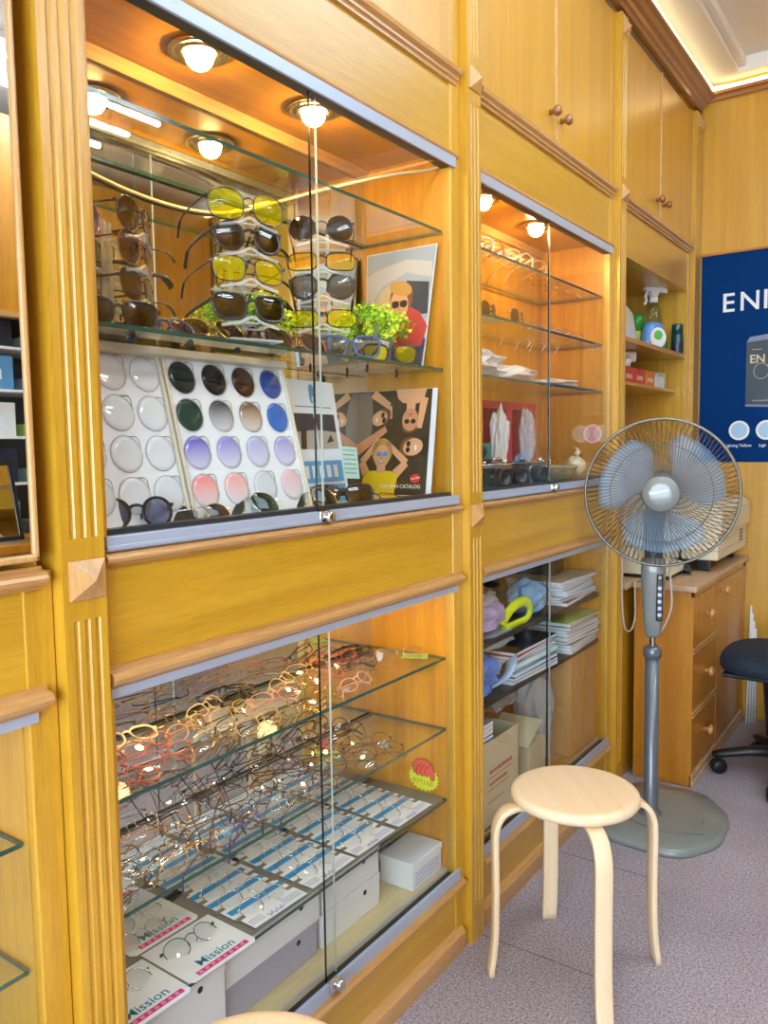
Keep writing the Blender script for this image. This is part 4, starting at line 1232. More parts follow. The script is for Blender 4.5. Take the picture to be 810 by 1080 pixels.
q(ell(0.089, 0.160, 0.011, 0.009), 8, 'p_black'); q(ell(0.113, 0.160, 0.011, 0.009), 8, 'p_black'); q(ell(0.101, 0.137, 0.006, 0.0016), 8, 'p_hair'); q(limb(0.101, 0.158, 0.0995, 0.146, 0.0022, 0.004), 8, 'p_skin2'); q(limb(0.078, 0.166, 0.124, 0.166, 0.001, 0.001), 9, 'p_black')
p.build('picture', PM, t)
# brochure with two photographs and a blue band
t = thing('brochure', 'white brochure with two grey beach photographs and a blue band', 'brochure', (-0.16, 1.36, 1.1585))
Mc = frame_M((-0.135, 1.262, 1.159), (-0.10, 1, 0), (-0.16, 0, 1))
W, Hh = 0.192, 0.268
b_ = MB(); b_.box(0, W, 0, Hh, -0.002, 0, 0.0004, M=Mc); b_.build('sheet', 'white_card', t)
p = MB()
q([(0.022, 0.118), (0.094, 0.118), (0.094, 0.195), (0.022, 0.195)], 1, 'p_sand'); q([(0.100, 0.118), (0.176, 0.118), (0.176, 0.195), (0.100, 0.195)], 1, 'p_sand')
q([(0.022, 0.155), (0.094, 0.160), (0.094, 0.195), (0.022, 0.195)], 2, 'p_navy'); q([(0.100, 0.160), (0.176, 0.155), (0.176, 0.195), (0.100, 0.195)], 2, 'p_navy')
q([(0.03, 0.118), (0.05, 0.118), (0.06, 0.165), (0.04, 0.165)], 3, 'p_black'); q([(0.13, 0.13), (0.16, 0.135), (0.15, 0.15)], 3, 'p_black')
q([(0.012, 0.045), (0.180, 0.045), (0.180, 0.092), (0.012, 0.092)], 1, 'p_cyan'); q([(0.012, 0.0), (0.180, 0.0), (0.180, 0.038), (0.012, 0.038)], 1, 'p_cyan')
for i in range(5): q([(0.03 + i * 0.028, 0.055), (0.046 + i * 0.028, 0.055), (0.046 + i * 0.028, 0.082), (0.03 + i * 0.028, 0.082)], 2, 'p_white')
q(ell(0.10, 0.246, 0.011, 0.014), 1, 'p_logo'); q(ell(0.094, 0.228, 0.004, 0.012, 0.3), 1, 'p_logo'); q(ell(0.107, 0.228, 0.004, 0.012, -0.3), 1, 'p_logo')
q([(0.03, 0.209), (0.17, 0.209), (0.17, 0.211), (0.03, 0.211)], 1, 'p_shirt')
p.build('printing', PM, t)
# sticky note in front of the brochure
t = thing('sticky_note', 'pale mint note with handwriting stuck near the foot of the brochure', 'note', (-0.125, 1.405, 1.20))
Mc = frame_M((-0.108, 1.372, 1.212), (-0.06, 1, -0.06), (-0.14, 0.02, 1))
principled('mint_note', (186, 228, 222), rough=0.6, vary=0.03)
b_ = MB(); b_.box(0, 0.062, 0, 0.070, -0.0004, 0, M=Mc); b_.build('sheet', 'mint_note', t)
b_ = MB()
for i in range(6):
    L_ = 0.045 if i % 2 else 0.050
    b_.tube([Mc @ Vector((0.006 + L_ * k / 16, 0.062 - i * 0.010 + 0.0016 * math.sin(k * 2.1 + i), 0.0004)) for k in range(17)], 0.0005, 4)
b_.build('handwriting', 'p_navy', t)
# small amber card lying in front of the catalogue
single(MB().box(-0.05, 0.05, -0.03, 0.03, 0, 0.004, 0.001), 'leaflet', 'p_tan', 'folded tan leaflet lying in front of the catalogue', 'leaflet', loc=(-0.115, 1.50, 1.1586), rot=(0, 0, 0.2))

# ---------------------------------------------------------------- potted plants on the glass shelf
principled('leaf', (168, 222, 30), rough=0.45, vary=0.35, scale=60)
principled('leaf_light', (206, 236, 60), rough=0.45, vary=0.2, scale=60)
principled('leaf_deep', (78, 160, 24), rough=0.45, vary=0.3, scale=60)
principled('pot_white', (236, 236, 232), rough=0.35)
def plant(x, y, label, Rr, seed):
    rr = random.Random(seed)
    t = thing('potted_plant', label, 'plant', (x, y, SZ), group='small bright green potted plants')
    p = MB(); p.lathe([(0, 0), (0.030, 0), (0.034, 0.006), (0.042, 0.055), (0.043, 0.058), (0.039, 0.058), (0.036, 0.05), (0, 0.05)], 28); p.build('pot', 'pot_white', t, local=True)
    st = MB()
    L = [MB(), MB(), MB()]
    for i in range(130):
        a = rr.uniform(0, 2 * PI); el = rr.uniform(-0.25, 1.45)
        rad = Rr * rr.uniform(0.72, 1.0)
        tip = Vector((rad * math.cos(a) * math.cos(el), rad * math.sin(a) * math.cos(el), 0.070 + rad * 0.72 * math.sin(el)))
        if i < 26: st.tube([(0.02 * math.cos(a), 0.02 * math.sin(a), 0.05), tip * 0.6 + Vector((0, 0, 0.03)), tip], 0.0008, 4)
        mb = L[rr.choice([0, 0, 1, 2])]
        for k in range(7):
            c = tip + Vector((rr.uniform(-1, 1), rr.uniform(-1, 1), rr.uniform(-0.7, 0.9))) * 0.013
            d = Vector((rr.uniform(-1, 1), rr.uniform(-1, 1), rr.uniform(-0.1, 1))).normalized()
            s_ = d.orthogonal().normalized()
            n_ = d.cross(s_)
            l = rr.uniform(0.008, 0.013); w_ = l * 0.42
            mb.face([c, c + d * l * 0.5 + s_ * w_ + n_ * 0.001, c + d * l, c + d * l * 0.5 - s_ * w_ + n_ * 0.001])
    st.build('stem', 'leaf_deep', t, local=True)
    for mb, mm in zip(L, ('leaf', 'leaf_light', 'leaf_deep')):
        mb.build('foliage', mm, t, local=True)
plant(-0.165, 1.560, 'bright green bushy plant in a white pot before the man poster', 0.094, 3)
plant(-0.215, 1.235, 'bright green plant behind the acrylic stands, half hidden', 0.070, 8)
from mathutils import noise
def crumple(mb, c, size, seed=0, amp=0.25, n=3, rough=5.0, M=None):
    tmp = bmesh.new()
    bmesh.ops.create_icosphere(tmp, subdivisions=n, radius=1.0)
    for v in tmp.verts:
        d = v.co.normalized()
        k = 1 + amp * noise.fractal(d * rough * 0.4 + Vector((seed * 7.1, 0, 0)), 0.8, 2.0, 4) + amp * 0.5 * abs(noise.noise(d * rough + Vector((0, seed, 0))))
        k = max(0.3, k)
        v.co = Vector((d.x * size[0] * k, d.y * size[1] * k, max(-size[2] * 0.92, d.z * size[2] * k)))
    for f in tmp.faces: f.smooth = False
    bmesh.ops.translate(tmp, vec=Vector(c), verts=list(tmp.verts))
    mb.merge(tmp, M)
def bag_mat(name, tint, alpha):
    m, nt, out = new_mat(name)
    tr = nt.nodes.new('ShaderNodeBsdfTransparent'); tr.inputs[0].default_value = (*[0.9 + 0.1 * t for t in tint], 1)
    b = nt.nodes.new('ShaderNodeBsdfPrincipled'); b.inputs['Base Color'].default_value = (*tint, 1); b.inputs['Roughness'].default_value = 0.18
    mx = nt.nodes.new('ShaderNodeMixShader'); mx.inputs[0].default_value = alpha
    nt.links.new(tr.outputs[0], mx.inputs[1]); nt.links.new(b.outputs[0], mx.inputs[2]); nt.links.new(mx.outputs[0], out.inputs[0])
bag_mat('bag_clear', (0.78, 0.82, 0.85), 0.35)
bag_mat('bag_white', (0.90, 0.88, 0.86), 0.75)
bag_mat('bag_blue', (0.10, 0.24, 0.75), 0.85)
bag_mat('bag_lilac', (0.60, 0.48, 0.80), 0.85)
bag_mat('bag_skyblue', (0.35, 0.58, 0.88), 0.8)
# ---- upper case: shelf one, pale frames
G3 = 'pale frames on the shelves of the red box showcase'
for i, (y, fm, nm) in enumerate([(1.93, 'f_white', 'white'), (2.00, 'f_coral', 'coral'), (2.10, 'f_cream', 'cream'), (2.19, 'f_cream', 'pale cream'), (2.28, 'f_tan', 'tan')]):
    glasses('round' if i % 2 else 'club', 'thick', fm, 'lens_clear', fm, (-0.085, y, 1.7885), R(-28), R(6), f'{nm} thick rimmed spectacles, {ORD[i]} on the top shelf above the red box', G3)
for i, y in enumerate((2.42, 2.52, 2.62)):
    glasses('oval', 'wire', 'f_gold', 'lens_clear', 'f_gold', (-0.09, y, 1.7885), R(-20), R(50), f'thin gold spectacles, {ORD[i]} beyond the glass door edge on the top shelf', G3, folded=True)
glasses('round', 'thin', 'f_black', 'lens_grey', 'f_gun', (-0.085, 2.02, 1.6235), R(8), R(6), 'round dark sunglasses nearest the pilaster on the shelf above the red box', G3, kind='sunglasses')
glasses('aviator', 'wire', 'f_gold', 'lens_grey', 'f_gold', (-0.085, 2.205, 1.6235), R(8), R(6), 'grey aviator sunglasses beside the glass door edge above the red box', G3, kind='sunglasses')
for i, y in enumerate((2.40, 2.52, 2.63)):
    glasses('rect', 'wire', 'f_silver', 'lens_clear', 'f_white', (-0.10, y, 1.6235), R(-24), R(10), f'thin silver spectacles, {ORD[i]} beyond the glass door edge on the middle shelf', G3)
mt = MB(); mt.box(-0.05, 0.05, -0.075, 0.075, 0, 0.004, 0.001)
principled('green_mat', (150, 214, 190), rough=0.4)
single(mt, 'tray', 'green_mat', 'pale green tray beneath the dark sunglasses above the red box', 'tray', loc=(-0.10, 1.985, 1.6185))
b_ = MB()
crumple(b_, (-0.14, 1.97, 1.502), (0.075, 0.115, 0.040), 1, 0.35); 
single(b_, 'plastic_bag', 'bag_white', 'crumpled white plastic bag on the shelf over the red box', 'bag')
b_ = MB(); crumple(b_, (-0.13, 2.18, 1.486), (0.075, 0.13, 0.026), 2, 0.35)
single(b_, 'tissue_sheet', 'bag_white', 'flattened white tissue wrapping beside the crumpled bag over the red box', 'wrapping')
b_ = MB(); crumple(b_, (-0.15, 2.55, 1.478), (0.08, 0.16, 0.013), 3, 0.4)
single(b_, 'tissue_sheet', 'bag_white', 'white tissue wrapping at the far end of the shelf over the red box', 'wrapping')
# red open box with compartments, standing on end
principled('red_box', (188, 40, 66), rough=0.5)
principled('red_in', (120, 24, 44), rough=0.6)
t = thing('compartment_box', 'red open fronted box with two bays of plastic bags', 'box', (-0.20, 2.24, 1.1585))
y0, y1, z0, z1 = 1.90, 2.445, 1.1585, 1.408
r = MB(); r.box(-0.270, -0.265, y0, y1, z0, z1); r.box(-0.27, -0.15, y0, y1, z1 - 0.012, z1); r.box(-0.27, -0.15, y0, y1, z0, z0 + 0.008)
r.build('shell', 'red_in', t)
r = MB()
for a, b2 in ((y0, 2.085), (2.235, 2.275), (2.425, y1)):
    r.box(-0.27, -0.148, a, b2, z0, z1)
r.box(-0.150, -0.146, y0, y1, z1 - 0.022, z1)
r.build('divider', 'red_box', t)
b_ = MB(); crumple(b_, (-0.128, 2.150, 1.270), (0.022, 0.036, 0.105), 4, 0.4); single(b_, 'plastic_bag', 'bag_white', 'tall white plastic bag in the first bay of the red box', 'bag')
b_ = MB(); crumple(b_, (-0.128, 2.34, 1.30), (0.020, 0.030, 0.085), 5, 0.4); single(b_, 'plastic_bag', 'bag_clear', 'clear plastic bag hanging in the second bay of the red box', 'bag')
b_ = MB(); crumple(b_, (-0.14, 2.17, 1.195), (0.03, 0.045, 0.036), 6, 0.3); single(b_, 'plastic_bag', 'bag_skyblue', 'pale blue plastic bag at the foot of the red box', 'bag')
b_ = MB(); crumple(b_, (-0.15, 2.345, 1.205), (0.028, 0.03, 0.045), 7, 0.3); single(b_, 'plastic_bag', 'bag_skyblue', 'bluish plastic bag below the second bay of the red box', 'bag')
# vintage cameras
def camera(x, y, yaw, body, label, hump=True):
    t = thing('film_camera', label, 'camera', (x, y, 1.1585), (0, 0, yaw), group='old cameras on the showcase floor')
    b_ = MB(); b_.box(-0.018, 0.018, -0.052, 0.052, 0, 0.058, 0.006, 3); b_.build('body', body, t, local=True)
    b_ = MB(); b_.box(-0.018, 0.018, -0.052, 0.052, 0.052, 0.068, 0.004); 
    if hump: b_.box(-0.014, 0.016, -0.018, 0.018, 0.066, 0.085, 0.005)
    b_.lathe([(0, 0.068), (0.009, 0.068), (0.009, 0.076), (0, 0.076)], 16, Matrix.Translation((0, 0.036, 0))); b_.lathe([(0, 0.068), (0.008, 0.068), (0.008, 0.074), (0, 0.074)], 16, Matrix.Translation((0, -0.036, 0)))
    b_.build('top_plate', 'chrome' if body != 'black_plastic' else 'f_gun', t, local=True)
    b_ = MB(); b_.lathe([(0, 0), (0.027, 0), (0.027, 0.018), (0.024, 0.022), (0.024, 0.036), (0.020, 0.038), (0.016, 0.030), (0, 0.028)], 28, Matrix.Translation((0.016, 0, 0.030)) @ Matrix.Rotation(PI / 2, 4, 'Y')); b_.build('lens_barrel', 'black_plastic', t, local=True)
camera(-0.085, 2.03, R(-25), 'black_soft', 'black film camera closest to the pilaster below the red box')
camera(-0.10, 2.175, R(-30), 'black_plastic', 'black camera with its lens forward beside the small silver camera', hump=False)
camera(-0.095, 2.30, R(-20), 'aluminium', 'small silver camera before the second bay of the red box', hump=False)
t = thing('film_camera', 'green topped camera standing on the black camera by the pilaster', 'camera', (-0.12, 1.99, 1.238), (0, 0, -0.4), group='old cameras on the showcase floor')
principled('green_plastic', (40, 120, 104), rough=0.3, coat=0.4)
b_ = MB(); b_.box(-0.016, 0.016, -0.045, 0.045, 0, 0.045, 0.006, 3); b_.build('body', 'green_plastic', t, local=True)
b_ = MB(); b_.lathe([(0, 0), (0.016, 0), (0.016, 0.015), (0, 0.017)], 20, Matrix.Translation((0.014, 0, 0.022)) @ Matrix.Rotation(PI / 2, 4, 'Y')); b_.build('lens_barrel', 'black_plastic', t, local=True)
# basket, shell, thin gold frames
principled('wicker', (150, 140, 110), rough=0.7, vary=0.5, scale=200)
t = thing('basket', 'shallow round woven basket by the seashell', 'basket', (-0.125, 2.52, 1.1585))
b_ = MB()
for i in range(9):
    rr = 0.05 + 0.03 * (i / 8) ** 0.6
    b_.tube([(rr * math.cos(2 * PI * k / 40), rr * 1.15 * math.sin(2 * PI * k / 40), 0.004 + i * 0.0045 + 0.0012 * (1 if k % 2 else -1) * (1 if i % 2 else -1)) for k in range(40)], 0.0028, 6, closed=True)
b_.lathe([(0, 0.002), (0.05, 0.002), (0.05, 0.004), (0, 0.004)], 30)
b_.build('weave', 'wicker', t, local=True)
b_ = MB(); b_.tube([(0.081 * math.cos(2 * PI * k / 40), 0.093 * math.sin(2 * PI * k / 40), 0.044) for k in range(40)], 0.005, 8, closed=True); b_.build('rim', 'wicker', t, local=True)
principled('shell', (226, 206, 168), rough=0.25, coat=0.4, vary=0.25, scale=50)
t = MB()
prof = []
tmp = bmesh.new(); bmesh.ops.create_uvsphere(tmp, u_segments=28, v_segments=18, radius=1)
for v in tmp.verts:
    a = math.atan2(v.co.y, v.co.x)
    v.co = Vector((v.co.x * 0.034, v.co.y * 0.040, v.co.z * 0.042)) * (1 + 0.06 * math.sin(a * 3 + v.co.z * 4) - 0.18 * max(0, v.co.z) ** 2)
for f in tmp.faces: f.smooth = True
t.merge(tmp)
t.tube([(0.0, 0.0, 0.036), (0.006, 0.006, 0.048), (0.0, 0.012, 0.058), (-0.006, 0.006, 0.066)], 0.009, 8, taper=[1.2, 1, 0.7, 0.2])
single(t, 'seashell', 'shell', 'large pale rounded seashell at the far end of the showcase floor', 'shell', loc=(-0.11, 2.70, 1.2005))
glasses('oval', 'wire', 'f_gold', 'lens_clear', 'f_gold', (-0.15, 2.60, 1.205), R(-30), R(20), 'thin gold spectacles propped on the woven basket', G3)
# round pink sticker and ring on the glass door
principled('pink_sticker', (240, 190, 180), rough=0.5)
t = thing('round_sticker', 'round pink and white sticker on the side board above the seashell', 'sticker', (-0.079, 2.7793, 1.312))
Ms = frame_M((0, 0, 0), (1, 0, 0), (0, 0, 1))
s_ = MB(); s_.prism(ell(0, 0, 0.034, 0.034, 0, 28), 0.0005, Ms); s_.build('disc', 'pink_sticker', t, local=True)
s_ = MB(); s_.prism(ell(0, 0, 0.026, 0.026, 0, 28), 0.0003, Ms @ Matrix.Translation((0, 0, 0.0005))); s_.build('centre', 'f_pink', t, local=True)

# ---- lower case: stacks of magazines, books, bags, cartons
PAPER = ['box_white', 'white_card', 'p_sand', 'box_grey', 'f_pink', 'mint_note', 'p_sky', 'p_tan', 'box_cream', 'p_shirt', 'p_navy', 'p_red', 'green_card', 'p_logo', 'black_soft']
def sheaf(x, y, z, w, d, h, rot, cover, label, name, cat, group):
    t = thing(name, label, cat, (x, y, z), (0, 0, rot), group)
    b_ = MB(); b_.box(-d / 2 + 0.002, d / 2 - 0.001, -w / 2 + 0.001, w / 2 - 0.001, h * 0.12, h * 0.88); b_.build('pages', 'white_card', t, local=True)
    b_ = MB(); b_.box(-d / 2, d / 2, -w / 2, w / 2, 0, h * 0.12); b_.box(-d / 2, d / 2, -w / 2, w / 2, h * 0.88, h); b_.box(-d / 2, -d / 2 + 0.002, -w / 2, w / 2, 0, h); b_.build('cover', cover, t, local=True)
def pile(x, y, z, specs, w, d, where, name, cat, group, base=''):
    for i, (h, cover, col) in enumerate(specs):
        sheaf(x + rnd.uniform(-0.006, 0.006), y + rnd.uniform(-0.008, 0.008), z, w, d, h, rnd.uniform(-0.07, 0.07), cover, f'{col} {cat}, {ORD[i]} from the bottom of the {where}', name, cat, group)
        z += h + 0.0004
    return z
zA, zB, zF = 0.7455, 0.5775, 0.2125
top = pile(-0.155, 2.60, zA, [(0.014, 'p_navy', 'dark blue'), (0.008, 'box_grey', 'grey'), (0.010, 'p_sky', 'pale blue'), (0.008, 'white_card', 'white'), (0.009, 'box_white', 'off white'), (0.012, 'p_sky', 'light blue'), (0.008, 'white_card', 'plain white'), (0.010, 'box_cream', 'cream')], 0.29, 0.20, 'paper stack on the upper dark shelf', 'paper_sheaf', 'papers', 'papers on the upper dark shelf')
single(MB().box(-0.05, 0.05, -0.06, 0.06, 0, 0.055, 0.004), 'black_case', 'black_soft', 'black case lying on top of the paper stack under the apron', 'case', loc=(-0.19, 2.62, top), rot=(0, 0, 0.1))
pile(-0.150, 2.635, zB, [(0.010, 'p_shirt', 'grey brown'), (0.012, 'box_white', 'white'), (0.010, 'box_grey', 'grey'), (0.011, 'p_navy', 'dark'), (0.012, 'box_white', 'chalk white'), (0.010, 'p_sand', 'sandy'), (0.012, 'white_card', 'bright white'), (0.010, 'p_shirt', 'taupe'), (0.011, 'p_sand', 'beige'), (0.004, 'green_card', 'lime green')], 0.27, 0.20, 'magazine stack above the tall carton', 'magazine', 'magazine', 'magazines above the tall carton')
pile(-0.150, 2.245, zB, [(0.012, 'box_white', 'white'), (0.010, 'p_navy', 'navy'), (0.011, 'p_sky', 'pale blue'), (0.012, 'p_logo', 'blue'), (0.014, 'mint_note', 'mint'), (0.012, 'p_sky', 'sky blue'), (0.010, 'p_red', 'red'), (0.011, 'black_soft', 'black')], 0.30, 0.19, 'book stack beside the blue bag', 'book', 'book', 'books beside the blue bag')
b_ = MB(); crumple(b_, (-0.125, 1.945, 0.640), (0.075, 0.095, 0.066), 11, 0.4, rough=7); single(b_, 'plastic_bag', 'bag_blue', 'bright blue plastic bag on the lower dark shelf by the pilaster', 'bag')
t = MB(); t.tube(bez([(-0.10, 2.00, 0.590), (-0.062, 2.03, 0.615), (-0.056, 2.06, 0.64), (-0.07, 2.09, 0.655)], 6), 0.032, 4, flat=(0.08, 1)); single(t, 'folded_paper', 'p_sky', 'pale blue folded paper sticking out beside the blue plastic bag', 'paper')
b_ = MB(); crumple(b_, (-0.115, 1.985, 0.795), (0.06, 0.135, 0.046), 12, 0.25); single(b_, 'plastic_packet', 'bag_lilac', 'lilac plastic packet on the upper dark shelf near the pilaster', 'packet')
b_ = MB(); crumple(b_, (-0.125, 1.97, 0.850), (0.05, 0.10, 0.032), 13, 0.35); single(b_, 'plastic_packet', 'bag_clear', 'clear plastic packet with yellow print above the lilac packet', 'packet')
b_ = MB(); crumple(b_, (-0.085, 2.02, 0.728), (0.03, 0.12, 0.028), 14, 0.4); single(b_, 'plastic_bag', 'bag_clear', 'crumpled clear bag drooping over the upper dark shelf edge', 'bag')
principled('yellow_plastic', (214, 230, 20), rough=0.35, coat=0.3)
t = MB(); t.tube(bez([(-0.08, 2.06, 0.762), (-0.066, 2.10, 0.805), (-0.06, 2.17, 0.815), (-0.06, 2.21, 0.79), (-0.065, 2.20, 0.757), (-0.07, 2.13, 0.752), (-0.075, 2.07, 0.750)], 6), 0.013, 8, flat=(1.2, 0.7)); single(t, 'bag_handle', 'yellow_plastic', 'bright yellow curved handle next to the lilac packet', 'handle')
b_ = MB(); crumple(b_, (-0.12, 2.325, 0.800), (0.06, 0.095, 0.052), 15, 0.25); single(b_, 'plastic_packet', 'bag_skyblue', 'sky blue packet of masks on the upper dark shelf beside the papers', 'packet')
principled('dark_cloth', (48, 46, 44), rough=0.8)
b_ = MB(); crumple(b_, (-0.20, 2.20, 0.80), (0.05, 0.11, 0.055), 16, 0.25); single(b_, 'cloth_bag', 'dark_cloth', 'dark bundle behind the yellow handle on the upper dark shelf', 'bag')
principled('cardboard', (196, 150, 92), rough=0.75, vary=0.06)
principled('cardboard_pale', (206, 190, 150), rough=0.75, vary=0.06)
principled('carton_red', (190, 70, 60), rough=0.7)
t = thing('carton', 'tall plain brown cardboard carton standing at the far end', 'carton', (-0.16, 2.65, zF))
MB().box(-0.262, -0.060, 2.535, 2.765, zF, 0.557, 0.002).build('body', 'cardboard', t)
MB().box(-0.0600, -0.0594, 2.645, 2.655, zF, 0.557).build('seam', 'wood_depth', t)
m_ = MB(); m_.tube([(-0.0592, 2.70 + 0.012 * math.cos(a), 0.475 + 0.02 * math.sin(a)) for a in [2 * PI * k / 16 for k in range(16)]], 0.0012, 4, closed=True); m_.build('mark', 'wood_depth', t)
t = thing('carton', 'open carton with red print holding notebooks by the pilaster', 'carton', (-0.15, 1.98, zF))
b_ = MB(); x0, x1, y0, y1, z1 = -0.262, -0.058, 1.845, 2.130, 0.455
b_.box(x1 - 0.004, x1, y0, y1, zF, z1); b_.box(x0, x0 + 0.004, y0, y1, zF, z1); b_.box(x0, x1, y0, y0 + 0.004, zF, z1); b_.box(x0, x1, y1 - 0.004, y1, zF, z1); b_.box(x0, x1, y0, y1, zF, zF + 0.004)
b_.build('body', 'cardboard_pale', t)
b_ = MB()
for i in range(3):
    b_.box(-0.0580, -0.0574, 1.93, 2.09 - i * 0.03, 0.350 - i * 0.034, 0.352 - i * 0.034)
pts = [(-0.0576, 1.94 + 0.14 * q_ / 40, 0.368 + 0.006 * math.sin(q_ * 2.7)) for q_ in range(41)]; b_.tube(pts, 0.0012, 4)
pts = [(-0.0576, 1.94 + 0.11 * q_ / 40, 0.334 + 0.005 * math.sin(q_ * 2.2)) for q_ in range(41)]; b_.tube(pts, 0.0010, 4)
b_.build('red_print', 'carton_red', t)
for i in range(7):
    cv, col = [('black_soft', 'black'), ('p_navy', 'navy'), ('p_shirt', 'grey'), ('black_plastic', 'glossy black'), ('box_white', 'white'), ('box_cream', 'cream'), ('p_sand', 'sandy')][i]
    s_ = MB(); s_.box(-0.095, 0.095, -0.06, 0.06, 0, 0.011)
    sheaf(-0.155, 1.925, 0.4175 + i * 0.0125, 0.13, 0.17, 0.0115, rnd.uniform(-0.05, 0.05), cv, f'{col} notebook, {ORD[i]} from the bottom of the pile on the open carton', 'notebook', 'notebook', 'notebooks on the open carton')
single(MB().box(-0.25, -0.075, 1.858, 1.995, zF + 0.0045, 0.417), 'inner_box', 'p_shirt', 'grey box inside the open carton carrying the notebooks', 'box')
t = thing('carton', 'small open tan box between the two cartons', 'carton', (-0.14, 2.30, zF))
MB().box(-0.22, -0.075, 2.235, 2.36, zF, 0.345, 0.002).build('body', 'cardboard_pale', t)
b_ = MB(); b_.prism([(-0.07, -0.06), (0.07, -0.06), (0.07, 0.06), (-0.07, 0.06)], 0.002, Matrix.Translation((-0.13, 2.25, 0.385)) @ Matrix.Rotation(0.5, 4, 'X')); b_.build('flap', 'cardboard_pale', t)
b_ = MB(); crumple(b_, (-0.145, 2.435, 0.375), (0.06, 0.055, 0.165), 17, 0.35, rough=6); single(b_, 'plastic_bag', 'bag_clear', 'tall clear plastic bag in front of the brown carton', 'bag')
b_ = MB(); crumple(b_, (-0.18, 2.19, 0.505), (0.06, 0.09, 0.045), 18, 0.3); single(b_, 'plastic_bag', 'bag_clear', 'clear plastic bag stuffed above the small tan box', 'bag')
# ---------------------------------------------------------------- things in the niche
principled('spray_blue', (96, 150, 214), rough=0.25, coat=0.4)
clear('bottle_clear', (0.80, 0.88, 0.95), ior=1.45)
principled('white_plastic', (236, 238, 240), rough=0.3, coat=0.2)
principled('label_green', (90, 190, 90), rough=0.5)
principled('can_green', (60, 160, 50), rough=0.3, coat=0.3)
principled('can_yellow', (206, 220, 60), rough=0.3, coat=0.3)
principled('can_dark', (20, 70, 64), rough=0.3, coat=0.3)
NZ = 1.6705
bottle_root = t = thing('spray_bottle', 'clear and blue trigger spray bottle with a white head in the niche', 'spray bottle', (-0.13, 3.655, NZ), (0, 0, R(-40)))
def oval_lathe(mb, prof, ky, n=24):
    tmp = bmesh.new(); rings = []
    for r, z in prof:
        rings.append([tmp.verts.new((r * math.cos(2 * PI * k / n) * ky, r * math.sin(2 * PI * k / n), z)) for k in range(n)])
    tmp.faces.new(rings[0][::-1]); tmp.faces.new(rings[-1])
    for A, B in zip(rings, rings[1:]):
        for k in range(n):
            f = tmp.faces.new((A[k], A[(k + 1) % n], B[(k + 1) % n], B[k])); f.smooth = True
    mb.merge(tmp)
b_ = MB(); oval_lathe(b_, [(0.046, 0), (0.051, 0.008), (0.052, 0.05), (0.050, 0.085), (0.042, 0.108), (0.034, 0.120)], 0.62); b_.build('bottle', 'spray_blue', t, local=True)
b_ = MB(); oval_lathe(b_, [(0.034, 0.120), (0.037, 0.14), (0.034, 0.165), (0.022, 0.19), (0.015, 0.20)], 0.62); b_.build('neck', 'bottle_clear', t, local=True)
b_ = MB(); b_.prism(ell(0, 0.058, 0.036, 0.040, 0, 24), 0.0006, frame_M((0.0335, 0, 0), (0, 1, 0), (0, 0, 1))); b_.mi = 1; b_.prism(ell(0, 0.068, 0.019, 0.019, 0, 24), 0.0006, frame_M((0.0345, 0, 0), (0, 1, 0), (0, 0, 1)))
b_.build('sticker', ['white_plastic', 'label_green'], t, local=True)
b_ = MB(); b_.lathe([(0, 0.198), (0.017, 0.198), (0.017, 0.218), (0.012, 0.224), (0, 0.224)], 20)
b_.prism([(-0.055, 0.236), (-0.050, 0.252), (-0.02, 0.262), (0.03, 0.262), (0.042, 0.256), (0.042, 0.246), (0.018, 0.240), (0.012, 0.222), (-0.012, 0.222), (-0.018, 0.238)], 0.024, frame_M((0.012, 0, 0), (0, -1, 0), (0, 0, 1)) @ Matrix.Translation((0, 0, -0.0) ))
b_.build('spray_head', 'white_plastic', t, local=True)
b_ = MB(); b_.tube(bez([(0, -0.028, 0.240), (0, -0.036, 0.222), (0, -0.033, 0.205), (0, -0.042, 0.19)], 5), 0.006, 8); b_.build('trigger', 'white_plastic', t, local=True)
bottle_root.scale = (1.12, 1.12, 1.12)
t = thing('stand_card', 'white folded stand leaning at the near end of the niche shelf', 'card stand', (-0.12, 3.30, NZ))
b_ = MB(); M = frame_M((-0.085, 3.125, NZ + 0.001), (-0.18, 1, 0), (-0.12, 0.16, 1)); b_.prism([(0, 0), (0.40, 0), (0.30, 0.145), (0.06, 0.155)], 0.006, M); b_.build('front_sheet', 'white_plastic', t)
b_ = MB(); M = frame_M((-0.18, 3.145, NZ + 0.001), (-0.18, 1, 0), (0.22, 0.10, 1)); b_.prism([(0, 0), (0.36, 0), (0.28, 0.145), (0.06, 0.150)], 0.004, M); b_.build('back_sheet', 'white_plastic', t)
def can(x, y, label, body, cap, r, h, hc, band=None):
    t = thing('spray_can', label, 'can', (x, y, NZ), group=None)
    b_ = MB(); b_.lathe([(0, 0), (r * 0.95, 0), (r, 0.003), (r, h), (r * 0.9, h + 0.004), (0, h + 0.004)], 28); b_.build('body', body, t, local=True)
    b_ = MB(); b_.lathe([(0, h + 0.003), (r * 0.93, h + 0.003), (r * 0.93, h + hc), (r * 0.85, h + hc + 0.003), (0, h + hc + 0.003)], 28); b_.build('cap', cap, t, local=True)
    if band: 
        b_ = MB(); b_.lathe([(r + 0.0004, h * 0.15), (r + 0.0004, h * 0.62)], 28); b_.build('paper_band', band, t, local=True)
can(-0.205, 3.665, 'green capped yellow can behind the spray bottle', 'can_yellow', 'can_green', 0.038, 0.10, 0.075)
can(-0.056, 3.768, 'dark green aerosol can at the far end of the niche shelf', 'can_dark', 'can_dark', 0.026, 0.085, 0.045, 'p_navy')
can(-0.130, 3.772, 'green bottle tucked behind the dark aerosol can', 'can_green', 'can_dark', 0.028, 0.075, 0.02)
